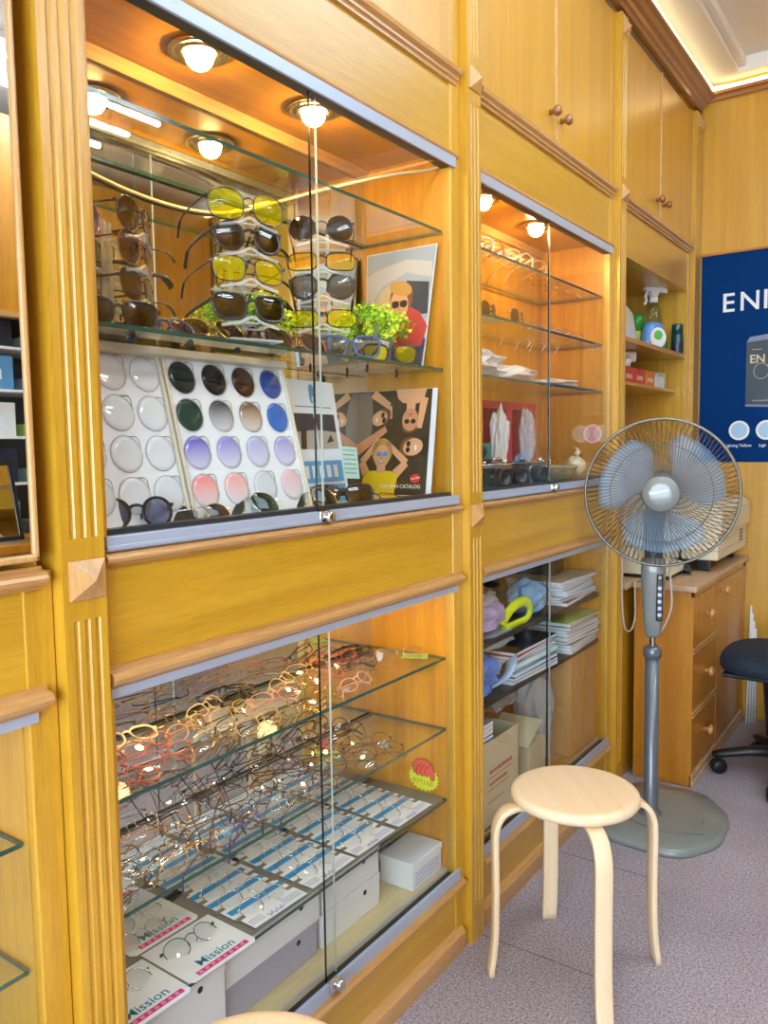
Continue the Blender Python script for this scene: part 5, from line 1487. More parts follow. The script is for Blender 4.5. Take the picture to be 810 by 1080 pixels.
# small red cartons and a clear box on the lower niche shelf
NZ2 = 1.5155
principled('carton_orange', (214, 120, 50), rough=0.5)
principled('carton_brick', (196, 66, 50), rough=0.5)
for i, (y, c, cn) in enumerate([(3.20, 'carton_brick', 'red'), (3.34, 'carton_brick', 'brick red'), (3.48, 'carton_orange', 'orange')]):
    t = thing('small_carton', f'{cn} small carton, {ORD[i]} along the lower niche shelf', 'box', (-0.115, y, NZ2), group=None)
    MB().box(-0.165, -0.085, y - 0.055, y + 0.055, NZ2, NZ2 + 0.062, 0.001).build('body', c, t)
    MB().box(-0.0850, -0.0845, y - 0.045, y + 0.03, NZ2 + 0.016, NZ2 + 0.034).build('printed_band', 'p_tan', t)
t = thing('clear_box', 'clear plastic box beside the orange carton on the lower niche shelf', 'box', (-0.12, 3.62, NZ2))
MB().box(-0.165, -0.082, 3.555, 3.685, NZ2, NZ2 + 0.064, 0.001).build('body', 'bag_clear', t)
MB().box(-0.160, -0.088, 3.56, 3.68, NZ2 + 0.002, NZ2 + 0.05).build('contents', 'box_white', t)
for i, (y, z) in enumerate([(3.14, NZ2 + 0.085), (3.21, NZ2 + 0.112)]):
    t = MB(); t.tube([(-0.26, y, 0), (-0.10, y + 0.10, 0)], 0.024, 14)
    single(t, 'paper_roll', 'white_plastic', f'{"lower" if i == 0 else "upper"} white roll lying over the red cartons in the niche', 'roll', group=None, loc=(0, 0, z))

# ---------------------------------------------------------------- drawer cabinet in the corner
DX, DY0, DY1, DT = 0.216, 3.010, 3.93, 0.757
t = thing('drawer_cabinet', 'wooden drawer cabinet with three drawers and a door in the corner', 'cabinet', (0.0, 3.4, 0))
b_ = MB()
b_.box(0.003, DX - 0.004, DY0, DY1, 0.0, DT - 0.022, 0.002)
b_.build('body', 'wood_desk', t)
b_ = MB(); b_.box(0.003, DX + 0.018, DY0 - 0.025, DY1, DT - 0.022, DT, 0.004); b_.build('worktop', 'wood_desk_top', t)
ySeam = 3.40
b_ = MB()
for a, b2 in ((DY0, DY0 + 0.014), (ySeam - 0.010, ySeam + 0.010), (DY1 - 0.05, DY1)):
    b_.box(DX - 0.006, DX + 0.003, a, b2, 0.0, DT - 0.022, 0.001)
b_.box(DX - 0.006, DX + 0.003, DY0, DY1, DT - 0.045, DT - 0.022, 0.001)
b_.build('face_frame', 'wood_desk', t)
for (z0, z1) in ((0.525, 0.708), (0.285, 0.500), (0.060, 0.262)):
    d = MB().box(DX - 0.005, DX + 0.0015, DY0 + 0.018, ySeam - 0.014, z0, z1, 0.001).build('drawer', 'wood_desk', t)
    knob((DY0 + ySeam) / 2, (z0 + z1) / 2 + 0.006, DX + 0.0015, d, 'wood_knob', 0.019)
for z in (0.512, 0.273):
    b_ = MB()
    for dz in (-0.008, 0.006): b_.box(DX - 0.004, DX + 0.008, DY0 + 0.004, ySeam - 0.012, z + dz - 0.004, z + dz + 0.004, 0.002)
    b_.build('drawer_rail', 'wood_trim', t)
d = MB().box(DX - 0.005, DX + 0.0015, ySeam + 0.014, DY1 - 0.054, 0.060, 0.708, 0.001).build('door', 'wood_desk', t)
knob(ySeam + 0.06, 0.672, DX + 0.0015, d, 'wood_knob', 0.019)
b_ = MB()
for z0, z1, dx in ((0.0, 0.022, 0.012), (0.026, 0.046, 0.008)): b_.box(DX - 0.006, DX + dx, DY0, DY1, z0, z1, 0.003)
b_.build('skirting', 'wood_desk_top', t)

# printer, paper tray, stapler on it
principled('beige_plastic', (222, 214, 188), rough=0.45)
principled('beige_dark', (190, 182, 156), rough=0.45)
t = thing('printer', 'large cream dot matrix printer on the corner cabinet', 'printer', (0.0, 3.6, DT))
px0, px1, py0, py1 = -0.27, 0.226, 3.345, 3.895
for yy in (py0 + 0.03, py1 - 0.06):
    for xx in (px0 + 0.04, px1 - 0.09):
        MB().box(xx, xx + 0.05, yy, yy + 0.03, DT, 0.806, 0.002).build('foot', 'black_plastic', t)
MB().box(px0, px1, py0, py1, 0.805, 0.915, 0.006, 3).build('base', 'beige_plastic', t)
b_ = MB(); b_.extr_y([(px0 + 0.01, 0.915), (px1 + 0.012, 0.915), (px1 + 0.012, 1.005), (px1 - 0.02, 1.035), (px0 + 0.08, 1.045), (px0 + 0.01, 1.02)], py0 + 0.008, py1); b_.build('cover', 'beige_plastic', t)
b_ = MB()
for z in (0.842, 0.878): b_.box(px0 + 0.01, px1 + 0.001, py0 - 0.001, py1 + 0.0, z, z + 0.003)
b_.build('seam_line', 'beige_dark', t)
b_ = MB()
for i in range(4): b_.box(px1 - 0.001, px1 + 0.0015, py1 - 0.15, py1 - 0.09, 0.845 + i * 0.014, 0.853 + i * 0.014)
b_.build('grille', 'p_navy', t)
b_ = MB(); b_.tube([(-0.06, 3.33, 0.865), (0.085, 3.33, 0.865), (0.085, 3.33, 0.81), (0.085, 3.345, 0.80)], 0.006, 6); b_.build('cover_bar', 'black_plastic', t)
t = thing('paper_tray', 'flat cream tray with a dark base in front of the printer', 'tray', (-0.05, 3.2, DT))
MB().box(-0.26, 0.105, 3.09, 3.31, DT, 0.772, 0.002).build('base', 'black_plastic', t)
b_ = MB(); b_.extr_y([(-0.265, 0.772), (0.112, 0.772), (0.100, 0.800), (-0.10, 0.845), (-0.265, 0.845)], 3.085, 3.315); b_.build('shell', 'beige_plastic', t)
t = thing('stapler', 'black stapler lying on the cabinet top under the printer edge', 'stapler', (0.12, 3.30, DT), (0, 0, 0.3))
MB().box(-0.014, 0.014, -0.06, 0.06, 0, 0.008, 0.003).build('base', 'black_plastic', t, local=True)
b_ = MB(); b_.tube([(0, 0.055, 0.016), (0, 0.0, 0.026), (0, -0.06, 0.022)], 0.013, 10, flat=(0.7, 1)); b_.build('arm', 'black_plastic', t, local=True)
for i in range(4):
    b_ = MB(); b_.tube([(0.250 + i * 0.010, 3.86 + 0.01 * i, 0.0), (0.248 + i * 0.007, 3.925, 0.53 - i * 0.035)], 0.0045, 10)
    single(b_, 'white_rod', 'white_plastic', f'thin white rod leaning in the corner behind the chair, {ORD[i]} from the cabinet', 'rod', 'thin white rods in the corner')

# ---------------------------------------------------------------- pedestal fan
t = thing('pedestal_fan', 'grey pedestal fan with pale blue blades standing before the corner cabinet', 'fan', (0.178, 2.650, 0))
principled('fan_grey', (128, 136, 136), rough=0.25, coat=0.4, vary=0.03)
principled('fan_dark', (70, 74, 78), rough=0.35, coat=0.2)
principled('fan_steel', (108, 118, 128), rough=0.3, metal=0.4, coat=0.2)
principled('fan_wire', (110, 106, 100), rough=0.3, metal=0.7)
principled('fan_ring', (120, 116, 110), rough=0.3, metal=0.5)
bag_mat('blade_blue', (0.42, 0.70, 1.0), 0.45)
FX, FY = 0.178, 2.650
poly = [(0.038, 2.559), (0.084, 2.452), (0.322, 2.440), (0.413, 2.590), (0.405, 2.797), (0.290, 2.944), (0.06, 2.93), (0.0, 2.80)]
# round the corners of the base outline
P = [Vector((x, y)) for x, y in poly]
rp = []
for i in range(len(P)):
    a, b2, c = P[i - 1], P[i], P[(i + 1) % len(P)]
    for k in range(6):
        f = k / 5
        p0 = b2 + (a - b2) * 0.32; p1 = b2 + (c - b2) * 0.32
        rp.append((p0 * (1 - f) ** 2 + b2 * 2 * f * (1 - f) + p1 * f * f))
cx_, cy_ = sum(p.x for p in rp) / len(rp), sum(p.y for p in rp) / len(rp)
tmp = bmesh.new(); rings = []
for s, z in ((1.0, 0.0), (1.005, 0.010), (0.99, 0.020), (0.95, 0.027), (0.6, 0.033), (0.2, 0.038)):
    rings.append([tmp.verts.new((cx_ + (p.x - cx_) * s, cy_ + (p.y - cy_) * s, z)) for p in rp])
tmp.faces.new(rings[0][::-1]); tmp.faces.new(rings[-1])
for A, B in zip(rings, rings[1:]):
    for k in range(len(rp)):
        f = tmp.faces.new((A[k], A[(k + 1) % len(rp)], B[(k + 1) % len(rp)], B[k])); f.smooth = True
b_ = MB(); b_.merge(tmp); base = b_.build('base', 'fan_grey', t)
b_ = MB(); b_.prism([(-0.028, -0.022), (0.028, -0.022), (0, 0.026)], 0.0012, Matrix.Translation((0.325, 2.70, 0.0308)) @ Matrix.Rotation(-0.3, 4, 'Z')); b_.build('badge', 'black_plastic', base)
b_ = MB(); b_.tube(bez([(0.06, 2.62, 0.0312), (0.16, 2.56, 0.0335), (0.26, 2.55, 0.0328), (0.36, 2.60, 0.0300)], 8), 0.0022, 5); b_.build('groove', 'fan_dark', base)
b_ = MB(); b_.lathe([(0, 0.03), (0.040, 0.032), (0.034, 0.042), (0.026, 0.050), (0.0235, 0.06), (0.0235, 0.575), (0, 0.575)], 28, Matrix.Translation((FX, FY, 0))); b_.build('pole', 'fan_steel', t)
b_ = MB(); b_.lathe([(0.0235, 0.570), (0.029, 0.572), (0.030, 0.585), (0.030, 0.596), (0.024, 0.606), (0.017, 0.610), (0, 0.610)], 28, Matrix.Translation((FX, FY, 0))); b_.build('collar', 'fan_steel', t)
b_ = MB(); b_.lathe([(0.010, 0.60), (0.010, 0.665)], 16, Matrix.Translation((FX, FY, 0))); b_.build('inner_tube', 'chrome', t)
nrm = Vector((CAMX - 0.237, -2.51, 0)).normalized()
ex = Vector((-nrm.y, nrm.x, 0)).normalized()
if ex.x < 0: ex = -ex
ang = math.atan2(ex.y, ex.x)
Mf = Matrix.Translation((FX, FY, 0)) @ Matrix.Rotation(ang, 4, 'Z')      # local x right, local -y towards the viewer
b_ = MB()
tmp = bmesh.new(); rings = []
for w, d, z in ((0.020, 0.022, 0.640), (0.026, 0.030, 0.650), (0.030, 0.036, 0.70), (0.0365, 0.042, 0.80), (0.0395, 0.044, 0.86), (0.037, 0.042, 0.895), (0.030, 0.036, 0.905)):
    n = 24
    rings.append([tmp.verts.new((w * math.copysign(abs(math.cos(2 * PI * k / n)) ** 0.6, math.cos(2 * PI * k / n)), d * math.copysign(abs(math.sin(2 * PI * k / n)) ** 0.6, math.sin(2 * PI * k / n)), z)) for k in range(n)])
tmp.faces.new(rings[0][::-1]); tmp.faces.new(rings[-1])
for A, B in zip(rings, rings[1:]):
    for k in range(24):
        f = tmp.faces.new((A[k], A[(k + 1) % 24], B[(k + 1) % 24], B[k])); f.smooth = True
b_.merge(tmp, Mf); body = b_.build('control_body', 'fan_grey', t)
b_ = MB(); b_.box(0.010, 0.031, -0.0445, -0.030, 0.70, 0.855, 0.004, M=Mf); b_.build('control_panel', 'black_plastic', body)
for i in range(5):
    MB().box(0.014, 0.027, -0.049, -0.043, 0.715 + i * 0.022, 0.727 + i * 0.022, 0.002, M=Mf).build('button', 'aluminium', body)
MB().box(0.016, 0.026, -0.050, -0.043, 0.838, 0.850, 0.002, M=Mf).build('button', 'chrome', body)
b_ = MB(); b_.lathe([(0.030, 0.90), (0.031, 0.95), (0.034, 1.02), (0.036, 1.06), (0, 1.07)], 24, Mf); b_.build('neck', 'fan_dark', t)
# head: axis along local -y through the hub
ZC = 1.122
Mh = Mf @ Matrix.Translation((0.020, -0.005, ZC)) @ Matrix.Rotation(PI / 2, 4, 'X')        # local z -> towards the viewer
b_ = MB(); b_.lathe([(0, -0.10), (0.045, -0.095), (0.062, -0.07), (0.068, -0.02), (0.066, 0.03), (0.055, 0.055), (0.02, 0.06), (0, 0.06)], 32, Mh); b_.build('motor_housing', 'fan_dark', t)
HUBZ = 0.105
b_ = MB(); b_.lathe([(0, 0.058), (0.008, 0.058), (0.008, HUBZ), (0.036, HUBZ - 0.028), (0.040, HUBZ - 0.005), (0.034, HUBZ + 0.012), (0, HUBZ + 0.016)], 28, Mh); b_.build('blade_hub', 'blade_blue', t)
for k in range(3):
    a0 = R(142) + k * 2 * PI / 3
    tmp = bmesh.new(); grid = []
    NR, NA = 10, 10
    for i in range(NR + 1):
        fr = i / NR
        r = 0.034 + (0.190 - 0.034) * fr
        half = R(24) + R(26) * math.sin(min(1, fr * 1.15) * PI * 0.62) * (1 - 0.42 * max(0, fr - 0.75) / 0.25)
        row = []
        for j in range(NA + 1):
            u = j / NA * 2 - 1
            a = a0 + u * half + 0.25 * fr
            zz = HUBZ - 0.008 + u * (0.022 - 0.006 * fr) + 0.008 * (1 - u * u) * 0.5
            row.append(tmp.verts.new((r * math.cos(a), r * math.sin(a), zz)))
        grid.append(row)
    for i in range(NR):
        for j in range(NA):
            f = tmp.faces.new((grid[i][j], grid[i][j + 1], grid[i + 1][j + 1], grid[i + 1][j])); f.smooth = True
    bmesh.ops.solidify(tmp, geom=list(tmp.faces), thickness=0.0016)
    b_ = MB(); b_.merge(tmp, Mh); b_.build('blade', 'blade_blue', t)
CR = 0.229
def spiral(mb, n, sign, prof):
    for i in range(n):
        a = 2 * PI * i / n
        pts = []
        for r, z, tw in prof:
            aa = a + sign * tw
            pts.append((r * math.cos(aa), r * math.sin(aa), z))
        pts = [Mh @ p for p in bez(pts, 3)]
        mb.tube(pts, 0.0011, 4, cap=False)
front = [(0.052, 0.170, 0.0), (0.10, 0.168, 0.12), (0.16, 0.158, 0.24), (0.205, 0.138, 0.30), (CR, 0.108, 0.32)]
rear = [(0.060, 0.035, 0.0), (0.12, 0.030, 0.0), (0.18, 0.045, 0.0), (0.212, 0.070, 0.0), (CR, 0.104, 0.0)]
g = MB(); spiral(g, 100, 1, front)
g.tube([Mh @ Vector((0.150 * math.cos(2 * PI * k / 48), 0.150 * math.sin(2 * PI * k / 48), 0.158)) for k in range(48)], 0.0013, 5, closed=True)
g.build('front_grille', 'fan_wire', t)
g = MB(); spiral(g, 84, -1, rear)
g.tube([Mh @ Vector((0.160 * math.cos(2 * PI * k / 48), 0.160 * math.sin(2 * PI * k / 48), 0.038)) for k in range(48)], 0.0013, 5, closed=True)
g.build('rear_grille', 'fan_wire', t)
g = MB(); g.tube([Mh @ Vector((CR * math.cos(2 * PI * k / 72), CR * math.sin(2 * PI * k / 72), 0.106)) for k in range(72)], 0.0048, 8, closed=True)
g.build('rim', 'fan_ring', t)
b_ = MB(); b_.lathe([(0.054, 0.164), (0.055, 0.170), (0.052, 0.176), (0.030, 0.180), (0, 0.181)], 40, Mh); cap = b_.build('hub_cap', 'fan_grey', t)
b_ = MB(); text_mesh(b_, 'Panasonic', 0.0145, Mh @ Matrix.Translation((-0.033, -0.004, 0.1806)) @ Matrix.Rotation(0.22, 4, 'Z'), 0.0003, bold=True); b_.build('lettering', 'white_plastic', cap)
b_ = MB(); b_.lathe([(0.036, 0.0), (0.05, 0.01), (0.062, 0.034), (0.05, 0.045)], 28, Mh); b_.build('grille_collar', 'fan_dark', t)
# its cord
principled('cord_beige', (190, 178, 160), rough=0.5)
b_ = MB(); b_.tube(bez([Vector((0.20, 2.74, 1.06)), Vector((0.225, 2.70, 0.93)), Vector((0.219, 2.70, 0.845)), Vector((0.224, 2.70, 0.74)), Vector((0.200, 2.70, 0.665)), Vector((0.168, 2.69, 0.622)), Vector((0.150, 2.69, 0.640))], 6), 0.0038, 8); b_.build('cord', 'cord_beige', t)
b_ = MB(); b_.tube(bez([(0.022, 2.80, 1.12), (0.020, 2.81, 0.90), (0.016, 2.83, 0.70), (0.018, 2.86, 0.607), (0.022, 2.91, 0.590), (0.026, 2.945, 0.63), (0.022, 2.955, 0.72), (0.020, 2.97, 0.765), (0.03, 3.02, 0.7615)], 7), 0.0034, 8)
single(b_, 'power_cord', 'cord_beige', 'beige power cord looping down the pilaster behind the fan', 'cord')

# ---------------------------------------------------------------- stools
def stool(cx, cy, a0, label, feet=None):
    t = thing('stool', label, 'stool', (cx, cy, 0), (0, 0, a0), group='round birch stools')
    b_ = MB()
    b_.lathe([(0, 0.424), (0.138, 0.424), (0.147, 0.427), (0.152, 0.434), (0.1525, 0.440), (0.150, 0.447), (0.143, 0.451), (0.132, 0.452), (0, 0.452)], 64)
    b_.build('seat', 'birch', t, local=True)
    for k in range(4):
        a = k * PI / 2
        pr = [(0.060, 0.4165), (0.120, 0.4165), (0.150, 0.413), (0.176, 0.400), (0.191, 0.374), (0.196, 0.335), (0.195, 0.22), (0.197, 0.11), (0.202, 0.05), (0.209, 0.0065)]
        P = bez([(x, 0, z) for x, z in pr], 5)
        tmp = bmesh.new(); rings = []
        w, th = 0.019, 0.0066
        for i, p in enumerate(P):
            d = (P[min(i + 1, len(P) - 1)] - P[max(i - 1, 0)]).normalized()
            nn = Vector((d.z, 0, -d.x))
            rings.append([tmp.verts.new(p + nn * sx * th + Vector((0, sy * w, 0))) for sx, sy in ((-1, -0.9), (-0.8, -1), (0.8, -1), (1, -0.9), (1, 0.9), (0.8, 1), (-0.8, 1), (-1, 0.9))])
        tmp.faces.new(rings[0][::-1]); tmp.faces.new(rings[-1])
        for A, B in zip(rings, rings[1:]):
            for q_ in range(8):
                f = tmp.faces.new((A[q_], A[(q_ + 1) % 8], B[(q_ + 1) % 8], B[q_])); f.smooth = True
        for v in tmp.verts:
            if v.co.z < 0.012: v.co.z = 0.0
        b2 = MB(); b2.merge(tmp, Matrix.Rotation(a, 4, 'Z')); b2.build('leg', 'birch_leg', t, local=True)
    return t
s1 = stool(0.248, 1.795, R(40), 'round birch stool with four bent legs in the middle of the floor')
s2 = copy_tree(s1, (0.243, 0.700, 0), (0, 0, R(20)), 'birch stool of which only the seat edge shows below the showcase')

# ---------------------------------------------------------------- office chair
principled('chair_navy', (18, 34, 52), rough=0.85, vary=0.15, scale=80, bump=0.2)
principled('chair_plastic', (22, 26, 32), rough=0.4)
t = thing('office_chair', 'dark navy swivel chair with castors at the right edge', 'chair', (0.50, 3.28, 0))
CXc, CYc = 0.50, 3.28
tmp = bmesh.new(); rings = []
for s, z in ((0.88, 0.425), (0.97, 0.430), (1.0, 0.442), (1.0, 0.462), (0.97, 0.480), (0.88, 0.490), (0.5, 0.496), (0.1, 0.497)):
    n = 40
    rings.append([tmp.verts.new((CXc + 0.23 * s * math.copysign(abs(math.cos(2 * PI * k / n)) ** 0.62, math.cos(2 * PI * k / n)), CYc + 0.22 * s * math.copysign(abs(math.sin(2 * PI * k / n)) ** 0.62, math.sin(2 * PI * k / n)), z)) for k in range(n)])
tmp.faces.new(rings[0][::-1]); tmp.faces.new(rings[-1])
for A, B in zip(rings, rings[1:]):
    for k in range(40):
        f = tmp.faces.new((A[k], A[(k + 1) % 40], B[(k + 1) % 40], B[k])); f.smooth = True
b_ = MB(); b_.merge(tmp); b_.build('seat', 'chair_navy', t)
MB().box(CXc - 0.20, CXc + 0.20, CYc - 0.19, CYc + 0.19, 0.412, 0.427, 0.006).build('seat_pan', 'chair_plastic', t)
b_ = MB(); b_.lathe([(0.022, 0.06), (0.022, 0.39)], 20, Matrix.Translation((CXc, CYc, 0))); b_.lathe([(0.055, 0.16), (0.055, 0.30), (0.03, 0.34)], 24, Matrix.Translation((CXc, CYc, 0))); b_.build('gas_column', 'chair_plastic', t)
b_ = MB(); b_.lathe([(0, 0.07), (0.055, 0.07), (0.055, 0.13), (0.04, 0.15), (0, 0.15)], 24, Matrix.Translation((CXc, CYc, 0))); b_.build('hub', 'chair_plastic', t)
for k in range(5):
    a = math.atan2(3.215 - CYc, 0.275 - CXc) + k * 2 * PI / 5
    d = Vector((math.cos(a), math.sin(a), 0))
    c0 = Vector((CXc, CYc, 0))
    b_ = MB(); b_.tube([c0 + d * 0.03 + Vector((0, 0, 0.108)), c0 + d * 0.13 + Vector((0, 0, 0.098)), c0 + d * 0.235 + Vector((0, 0, 0.076)), c0 + d * 0.262 + Vector((0, 0, 0.070))], 0.026, 10, taper=[1.2, 1.0, 0.8, 0.5], flat=(0.75, 1.0)); leg = b_.build('leg', 'chair_plastic', t)
    cpos = c0 + d * 0.238
    Mw = Matrix.Translation(cpos + Vector((0, 0, 0.027))) @ Matrix.Rotation(a + 0.4, 4, 'Z') @ Matrix.Rotation(PI / 2, 4, 'X')
    b_ = MB()
    for zz in (-0.020, 0.006): b_.lathe([(0, zz), (0.024, zz), (0.027, zz + 0.003), (0.027, zz + 0.011), (0.024, zz + 0.014), (0, zz + 0.014)], 22, Mw)
    b_.lathe([(0.012, -0.022), (0.030, -0.006), (0.030, 0.006), (0.012, 0.022)], 22, Mw)
    b_.build('castor', 'chair_plastic', leg)
b_ = MB(); b_.tube(bez([(CXc + 0.16, CYc + 0.04, 0.398), (CXc + 0.27, CYc + 0.05, 0.41), (CXc + 0.30, CYc + 0.05, 0.50), (CXc + 0.29, CYc + 0.05, 0.62)], 6), 0.018, 8, flat=(0.5, 1.3)); b_.build('back_bar', 'chair_plastic', t)
b_ = MB(); b_.box(CXc + 0.24, CXc + 0.29, CYc - 0.17, CYc + 0.25, 0.58, 0.95, 0.024, 4); b_.build('backrest', 'chair_navy', t)
# dark blue bin under and behind the chair
principled('bin_blue', (26, 48, 78), rough=0.4)
t = thing('bin', 'dark blue bin with a pale sticker beyond the swivel chair', 'bin', (0.47, 3.70, 0))
b_ = MB(); b_.lathe([(0, 0), (0.10, 0), (0.108, 0.01), (0.132, 0.31), (0.138, 0.315), (0.138, 0.33), (0.125, 0.33), (0.10, 0.02), (0, 0.015)], 32); b_.build('body', 'bin_blue', t, local=True)
b_ = MB(); b_.tube([(0.139 * math.cos(a), 0.139 * math.sin(a), 0.318) for a in [2 * PI * k / 36 for k in range(36)]], 0.006, 8, closed=True); b_.build('rim', 'bin_blue', t, local=True)
b_ = MB()
for k in range(5):
    a = R(-120 + k * 8)
    a2 = a + R(8)
    b_.face([(0.1295 * math.cos(a), 0.1295 * math.sin(a), 0.22), (0.1295 * math.cos(a2), 0.1295 * math.sin(a2), 0.22), (0.133 * math.cos(a2), 0.133 * math.sin(a2), 0.28), (0.133 * math.cos(a), 0.133 * math.sin(a), 0.28)])
b_.build('sticker', 'f_pink', t, local=True)

# ---------------------------------------------------------------- blue poster on the end wall
principled('poster_blue', (0, 50, 108), rough=0.7, vary=0.12, scale=3, spec=0.08)
principled('poster_teal', (34, 62, 76), rough=0.35, vary=0.3, scale=9)
principled('poster_lilac', (120, 130, 160), rough=0.35)
principled('poster_gold', (214, 196, 160), rough=0.35)
principled('icon_blue', (170, 206, 236), rough=0.4)
t = thing('wall_poster', 'large dark blue poster with white capitals and a boxed product on the end wall', 'poster', (0.36, 3.937, 1.65))
Mp = frame_M((0.004, 3.936, 1.183), (1, 0, 0), (0, 0, 1))
W, Hh = 0.72, 0.935
b_ = MB(); b_.box(0, W, 0, Hh, -0.003, 0.0, M=Mp); b_.build('sheet', 'poster_blue', t)
b_ = MB()
def ptxt(s, x, z, size, bold=True, dz=0.0008): text_mesh(b_, s, size, Mp @ Matrix.Translation((x - 0.004, z - 1.183, dz)), 0.0003, bold=bold)
ptxt('E', 0.092, 1.862, 0.118); ptxt('N', 0.166, 1.862, 0.118); ptxt('I', 0.262, 1.862, 0.118)
b_.build('headline', 'white_plastic', t)
b_ = MB(); ptxt('Lighting Yellow', 0.117, 1.252, 0.0185); b_.build('caption', 'white_plastic', t)
b_ = MB(); ptxt('Ligh', 0.262, 1.252, 0.0185); b_.build('caption', 'white_plastic', t)
b_ = MB(); b_.prism([(0.198, 0.262), (0.50, 0.246), (0.50, 0.56), (0.198, 0.535)], 0.0006, Mp); b_.build('product_front', 'poster_teal', t)
b_ = MB(); b_.prism([(0.198, 0.535), (0.50, 0.56), (0.49, 0.585), (0.212, 0.558)], 0.0006, Mp); b_.prism([(0.198, 0.250), (0.50, 0.236), (0.50, 0.244), (0.198, 0.260)], 0.0006, Mp); b_.build('product_edge', 'poster_lilac', t)
b_ = MB(); ptxt('EN', 0.215, 1.625, 0.052, True, 0.0012); b_.tube([Mp @ Vector((0.262 + 0.032 * math.cos(a), 0.405 + 0.034 * math.sin(a), 0.0012)) for a in [2 * PI * k / 28 for k in range(28)]], 0.0014, 4, closed=True)
b_.box(0.22, 0.262, 0.500, 0.502, 0.0006, 0.001, M=Mp)
b_.tube([Mp @ Vector((0.226 + 0.07 * k / 30, 0.274 + 0.003 * math.sin(k * 2), 0.001)) for k in range(31)], 0.0012, 4)
b_.build('gold_lettering', 'poster_gold', t)
for xx in (0.178, 0.292, 0.406, 0.52):
    b_ = MB()
    b_.prism(ell(xx - 0.004, 1.326 - 1.183, 0.044, 0.044, 0, 40), 0.0006, Mp); b_.mi = 1
    b_.prism(ell(xx - 0.004, 1.326 - 1.183, 0.033, 0.033, 0, 40), 0.0004, Mp @ Matrix.Translation((0, 0, 0.0006))); b_.mi = 2
    for k in range(24):
        a = 2 * PI * k / 24
        b_.box(xx - 0.004 + 0.034 * math.cos(a) - 0.001, xx - 0.004 + 0.034 * math.cos(a) + 0.001, 1.326 - 1.183 + 0.034 * math.sin(a) - 0.001, 1.326 - 1.183 + 0.034 * math.sin(a) + 0.001, 0.0008, 0.0014, M=Mp)
    b_.build('icon', ['white_plastic', 'icon_blue', 'p_shirt'], t)
# ---------------------------------------------------------------- a few things of the left lower case
glasses('oval', 'wire', 'f_gold', 'lens_clear', 'f_gold', (-0.13, 0.53, 0.578), R(-20), R(55), 'thin gold spectacles on the glass shelf beneath the wall mirror', 'spectacles under the mirror', folded=True)
glasses('oval', 'wire', 'f_gold', 'lens_clear', 'f_gold', (-0.15, 0.40, 0.578), R(10), R(55), 'gold wire spectacles further along the shelf beneath the wall mirror', 'spectacles under the mirror', folded=True)
# ---------------------------------------------------------------- the opposite side of the shop, seen in the mirrors
OX = 2.62
principled('opp_dark', (96, 108, 124), rough=0.5)
for i, (a, b2) in enumerate([(-1.2, 0.3), (0.32, 1.5), (1.52, 2.75), (2.77, 3.9)]):
    t = thing('shelf_cabinet', f'tall wooden shelf cabinet on the opposite side, {ORD[i]} from the shop window', 'cabinet', (2.85, (a + b2) / 2, 0), group='shelf cabinets on the opposite side')
    s = MB(); s.box(OX + 0.02, XR, a, a + 0.02, 0, 2.82); s.box(OX + 0.02, XR, b2 - 0.02, b2, 0, 2.82); s.build('side_panel', 'wood_desk', t)
    MB().box(XR - 0.02, XR, a + 0.02, b2 - 0.02, 0, 2.82).build('back_panel', 'opp_dark', t)
    MB().box(OX, OX + 0.025, a, b2, 1.92, 2.82).build('fascia_panel', 'wood_desk', t)
    MB().box(OX, OX + 0.025, a, b2, 0.0, 0.85).build('lower_front', 'wood_desk', t)
    MB().box(OX - 0.02, XR - 0.02, a, b2, 0.85, 0.88, 0.004).build('worktop', 'wood_along', t)
    for z in (1.12, 1.34, 1.56, 1.76):
        MB().box(OX + 0.04, XR - 0.02, a + 0.02, b2 - 0.02, z, z + 0.012).build('shelf', 'white_plastic', t)
    o = MB(); o.box(OX - 0.03, OX + 0.03, a, b2, 1.90, 1.925); o.build('moulding', 'wood_trim', t)
cols = [('box_white', 'white'), ('green_card', 'green'), ('p_logo', 'blue'), ('box_grey', 'grey'), ('p_navy', 'navy'), ('mint_note', 'mint')]
n_ = 0
for a, b2 in ((0.36, 1.46), (1.56, 2.71)):
    for zi, z in enumerate((0.88, 1.132, 1.352, 1.572, 1.772)):
        for q_ in range(5):
            y = a + 0.1 + q_ * 0.22
            c, cn = cols[(q_ + zi * 2) % 6]
            h = 0.06 + 0.05 * ((q_ * 7 + zi * 3) % 3)
            t = thing('stock_box', f'{cn} stock box, {ORD[q_]} along the {["worktop", "lowest shelf", "second shelf", "third shelf", "top shelf"][zi]} of the {"second" if a < 1 else "third"} opposite cabinet', 'box', (OX + 0.14, y, z + 0.0005), group='stock boxes on the opposite shelves')
            b_ = MB(); b_.box(-0.06, 0.08, -0.08, 0.08, 0, h, 0.002); b_.build('body', c, t, local=True)
            b_ = MB(); b_.box(-0.0606, -0.06, -0.06, 0.02, h * 0.3, h * 0.6); b_.build('sticker', 'white_card', t, local=True)
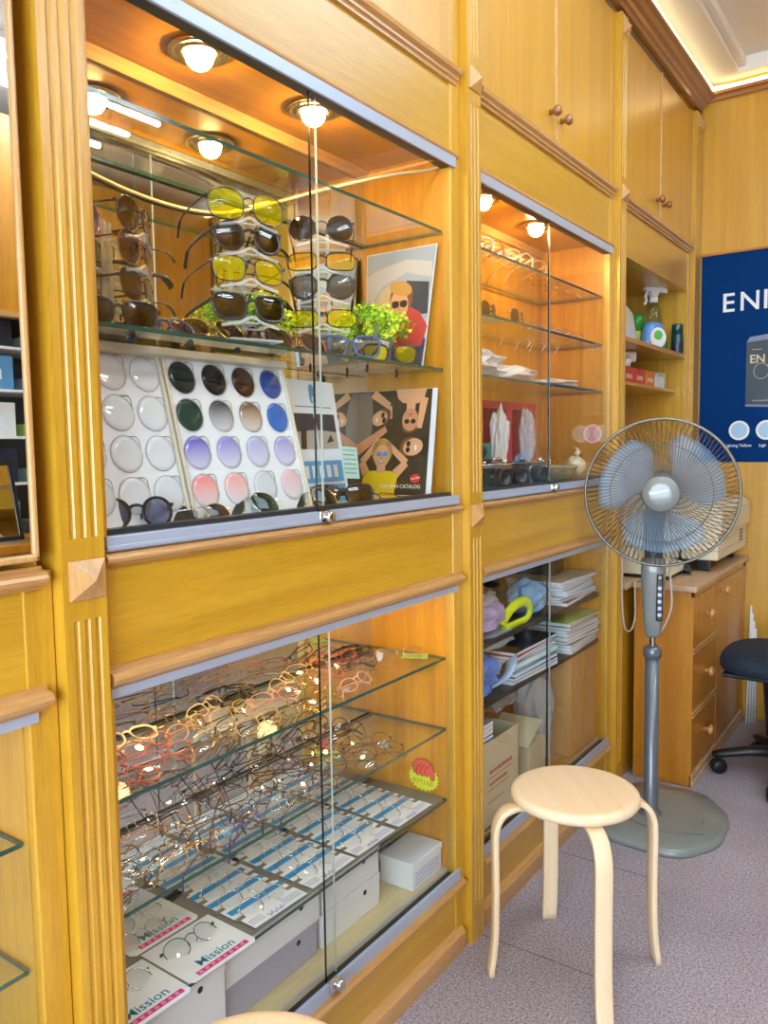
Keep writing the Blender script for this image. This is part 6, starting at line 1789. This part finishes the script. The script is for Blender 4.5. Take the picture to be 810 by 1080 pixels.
# framed counter mirror with a white name strip
t = thing('counter_mirror', 'wood framed counter mirror standing on the opposite worktop', 'mirror', (2.50, 1.62, 0.88))
single(MB().box(2.30, 2.60, 1.52, 2.72, 0.84, 0.8795, 0.004).box(2.32, 2.58, 1.54, 2.70, 0.0, 0.84), 'counter', 'wood_desk', 'low wooden counter before the third opposite cabinet', 'counter')
Mm = frame_M((2.42, 1.90, 0.885), (0, -1, 0), (0.22, 0, 1))
b_ = MB(); b_.box(-0.10, 0.10, 0.0, 0.34, 0.0, 0.008, M=Mm); b_.build('glass', 'mirror', t)
b_ = MB()
for x0, x1, y0, y1 in ((-0.12, -0.10, 0, 0.36), (0.10, 0.12, 0, 0.36), (-0.12, 0.12, 0.34, 0.36), (-0.12, 0.12, -0.0, 0.02)): b_.box(x0, x1, y0, y1, -0.004, 0.014, 0.003, M=Mm)
b_.build('frame', 'black_plastic', t)
# ---------------------------------------------------------------- light from the shop window, camera, view
w = bpy.data.worlds.new('daylight'); SC.world = w; w.use_nodes = True
bg = w.node_tree.nodes['Background']
sky = w.node_tree.nodes.new('ShaderNodeTexSky')
sky.sky_type = 'HOSEK_WILKIE'
sky.turbidity = 3.0
w.node_tree.links.new(sky.outputs[0], bg.inputs[0])
bg.inputs[1].default_value = 1.0
pl = bpy.data.lights.new('window_daylight', 'AREA'); pl.shape = 'RECTANGLE'; pl.size = 2.5; pl.size_y = 2.1
pl.energy = 250; pl.color = (0.74, 0.87, 1.0)
po = bpy.data.objects.new('window_daylight', pl); COL.objects.link(po)
po.location = (1.55, Y0 - 0.12, 1.36); po.rotation_euler = (R(90), 0, 0)      # shines along +y through the pane
cam = bpy.data.cameras.new('camera')
co = bpy.data.objects.new('camera', cam); COL.objects.link(co)
co.matrix_world = Matrix(CAM_M)
cam.sensor_fit = 'VERTICAL'; cam.sensor_height = 36.0; cam.lens = 848.87 / 1080 * 36.0
cam.clip_start = 0.02
SC.camera = co
SC.view_settings.view_transform = 'Standard'
SC.view_settings.look = 'None'
SC.view_settings.gamma = 1.0
SC.view_settings.use_curve_mapping = False
SC.view_settings.exposure = -0.08
SC.cycles.transparent_max_bounces = 40
SC.cycles.max_bounces = 12
SC.cycles.caustics_reflective = False
SC.cycles.caustics_refractive = False
SC.cycles.sample_clamp_indirect = 6.0
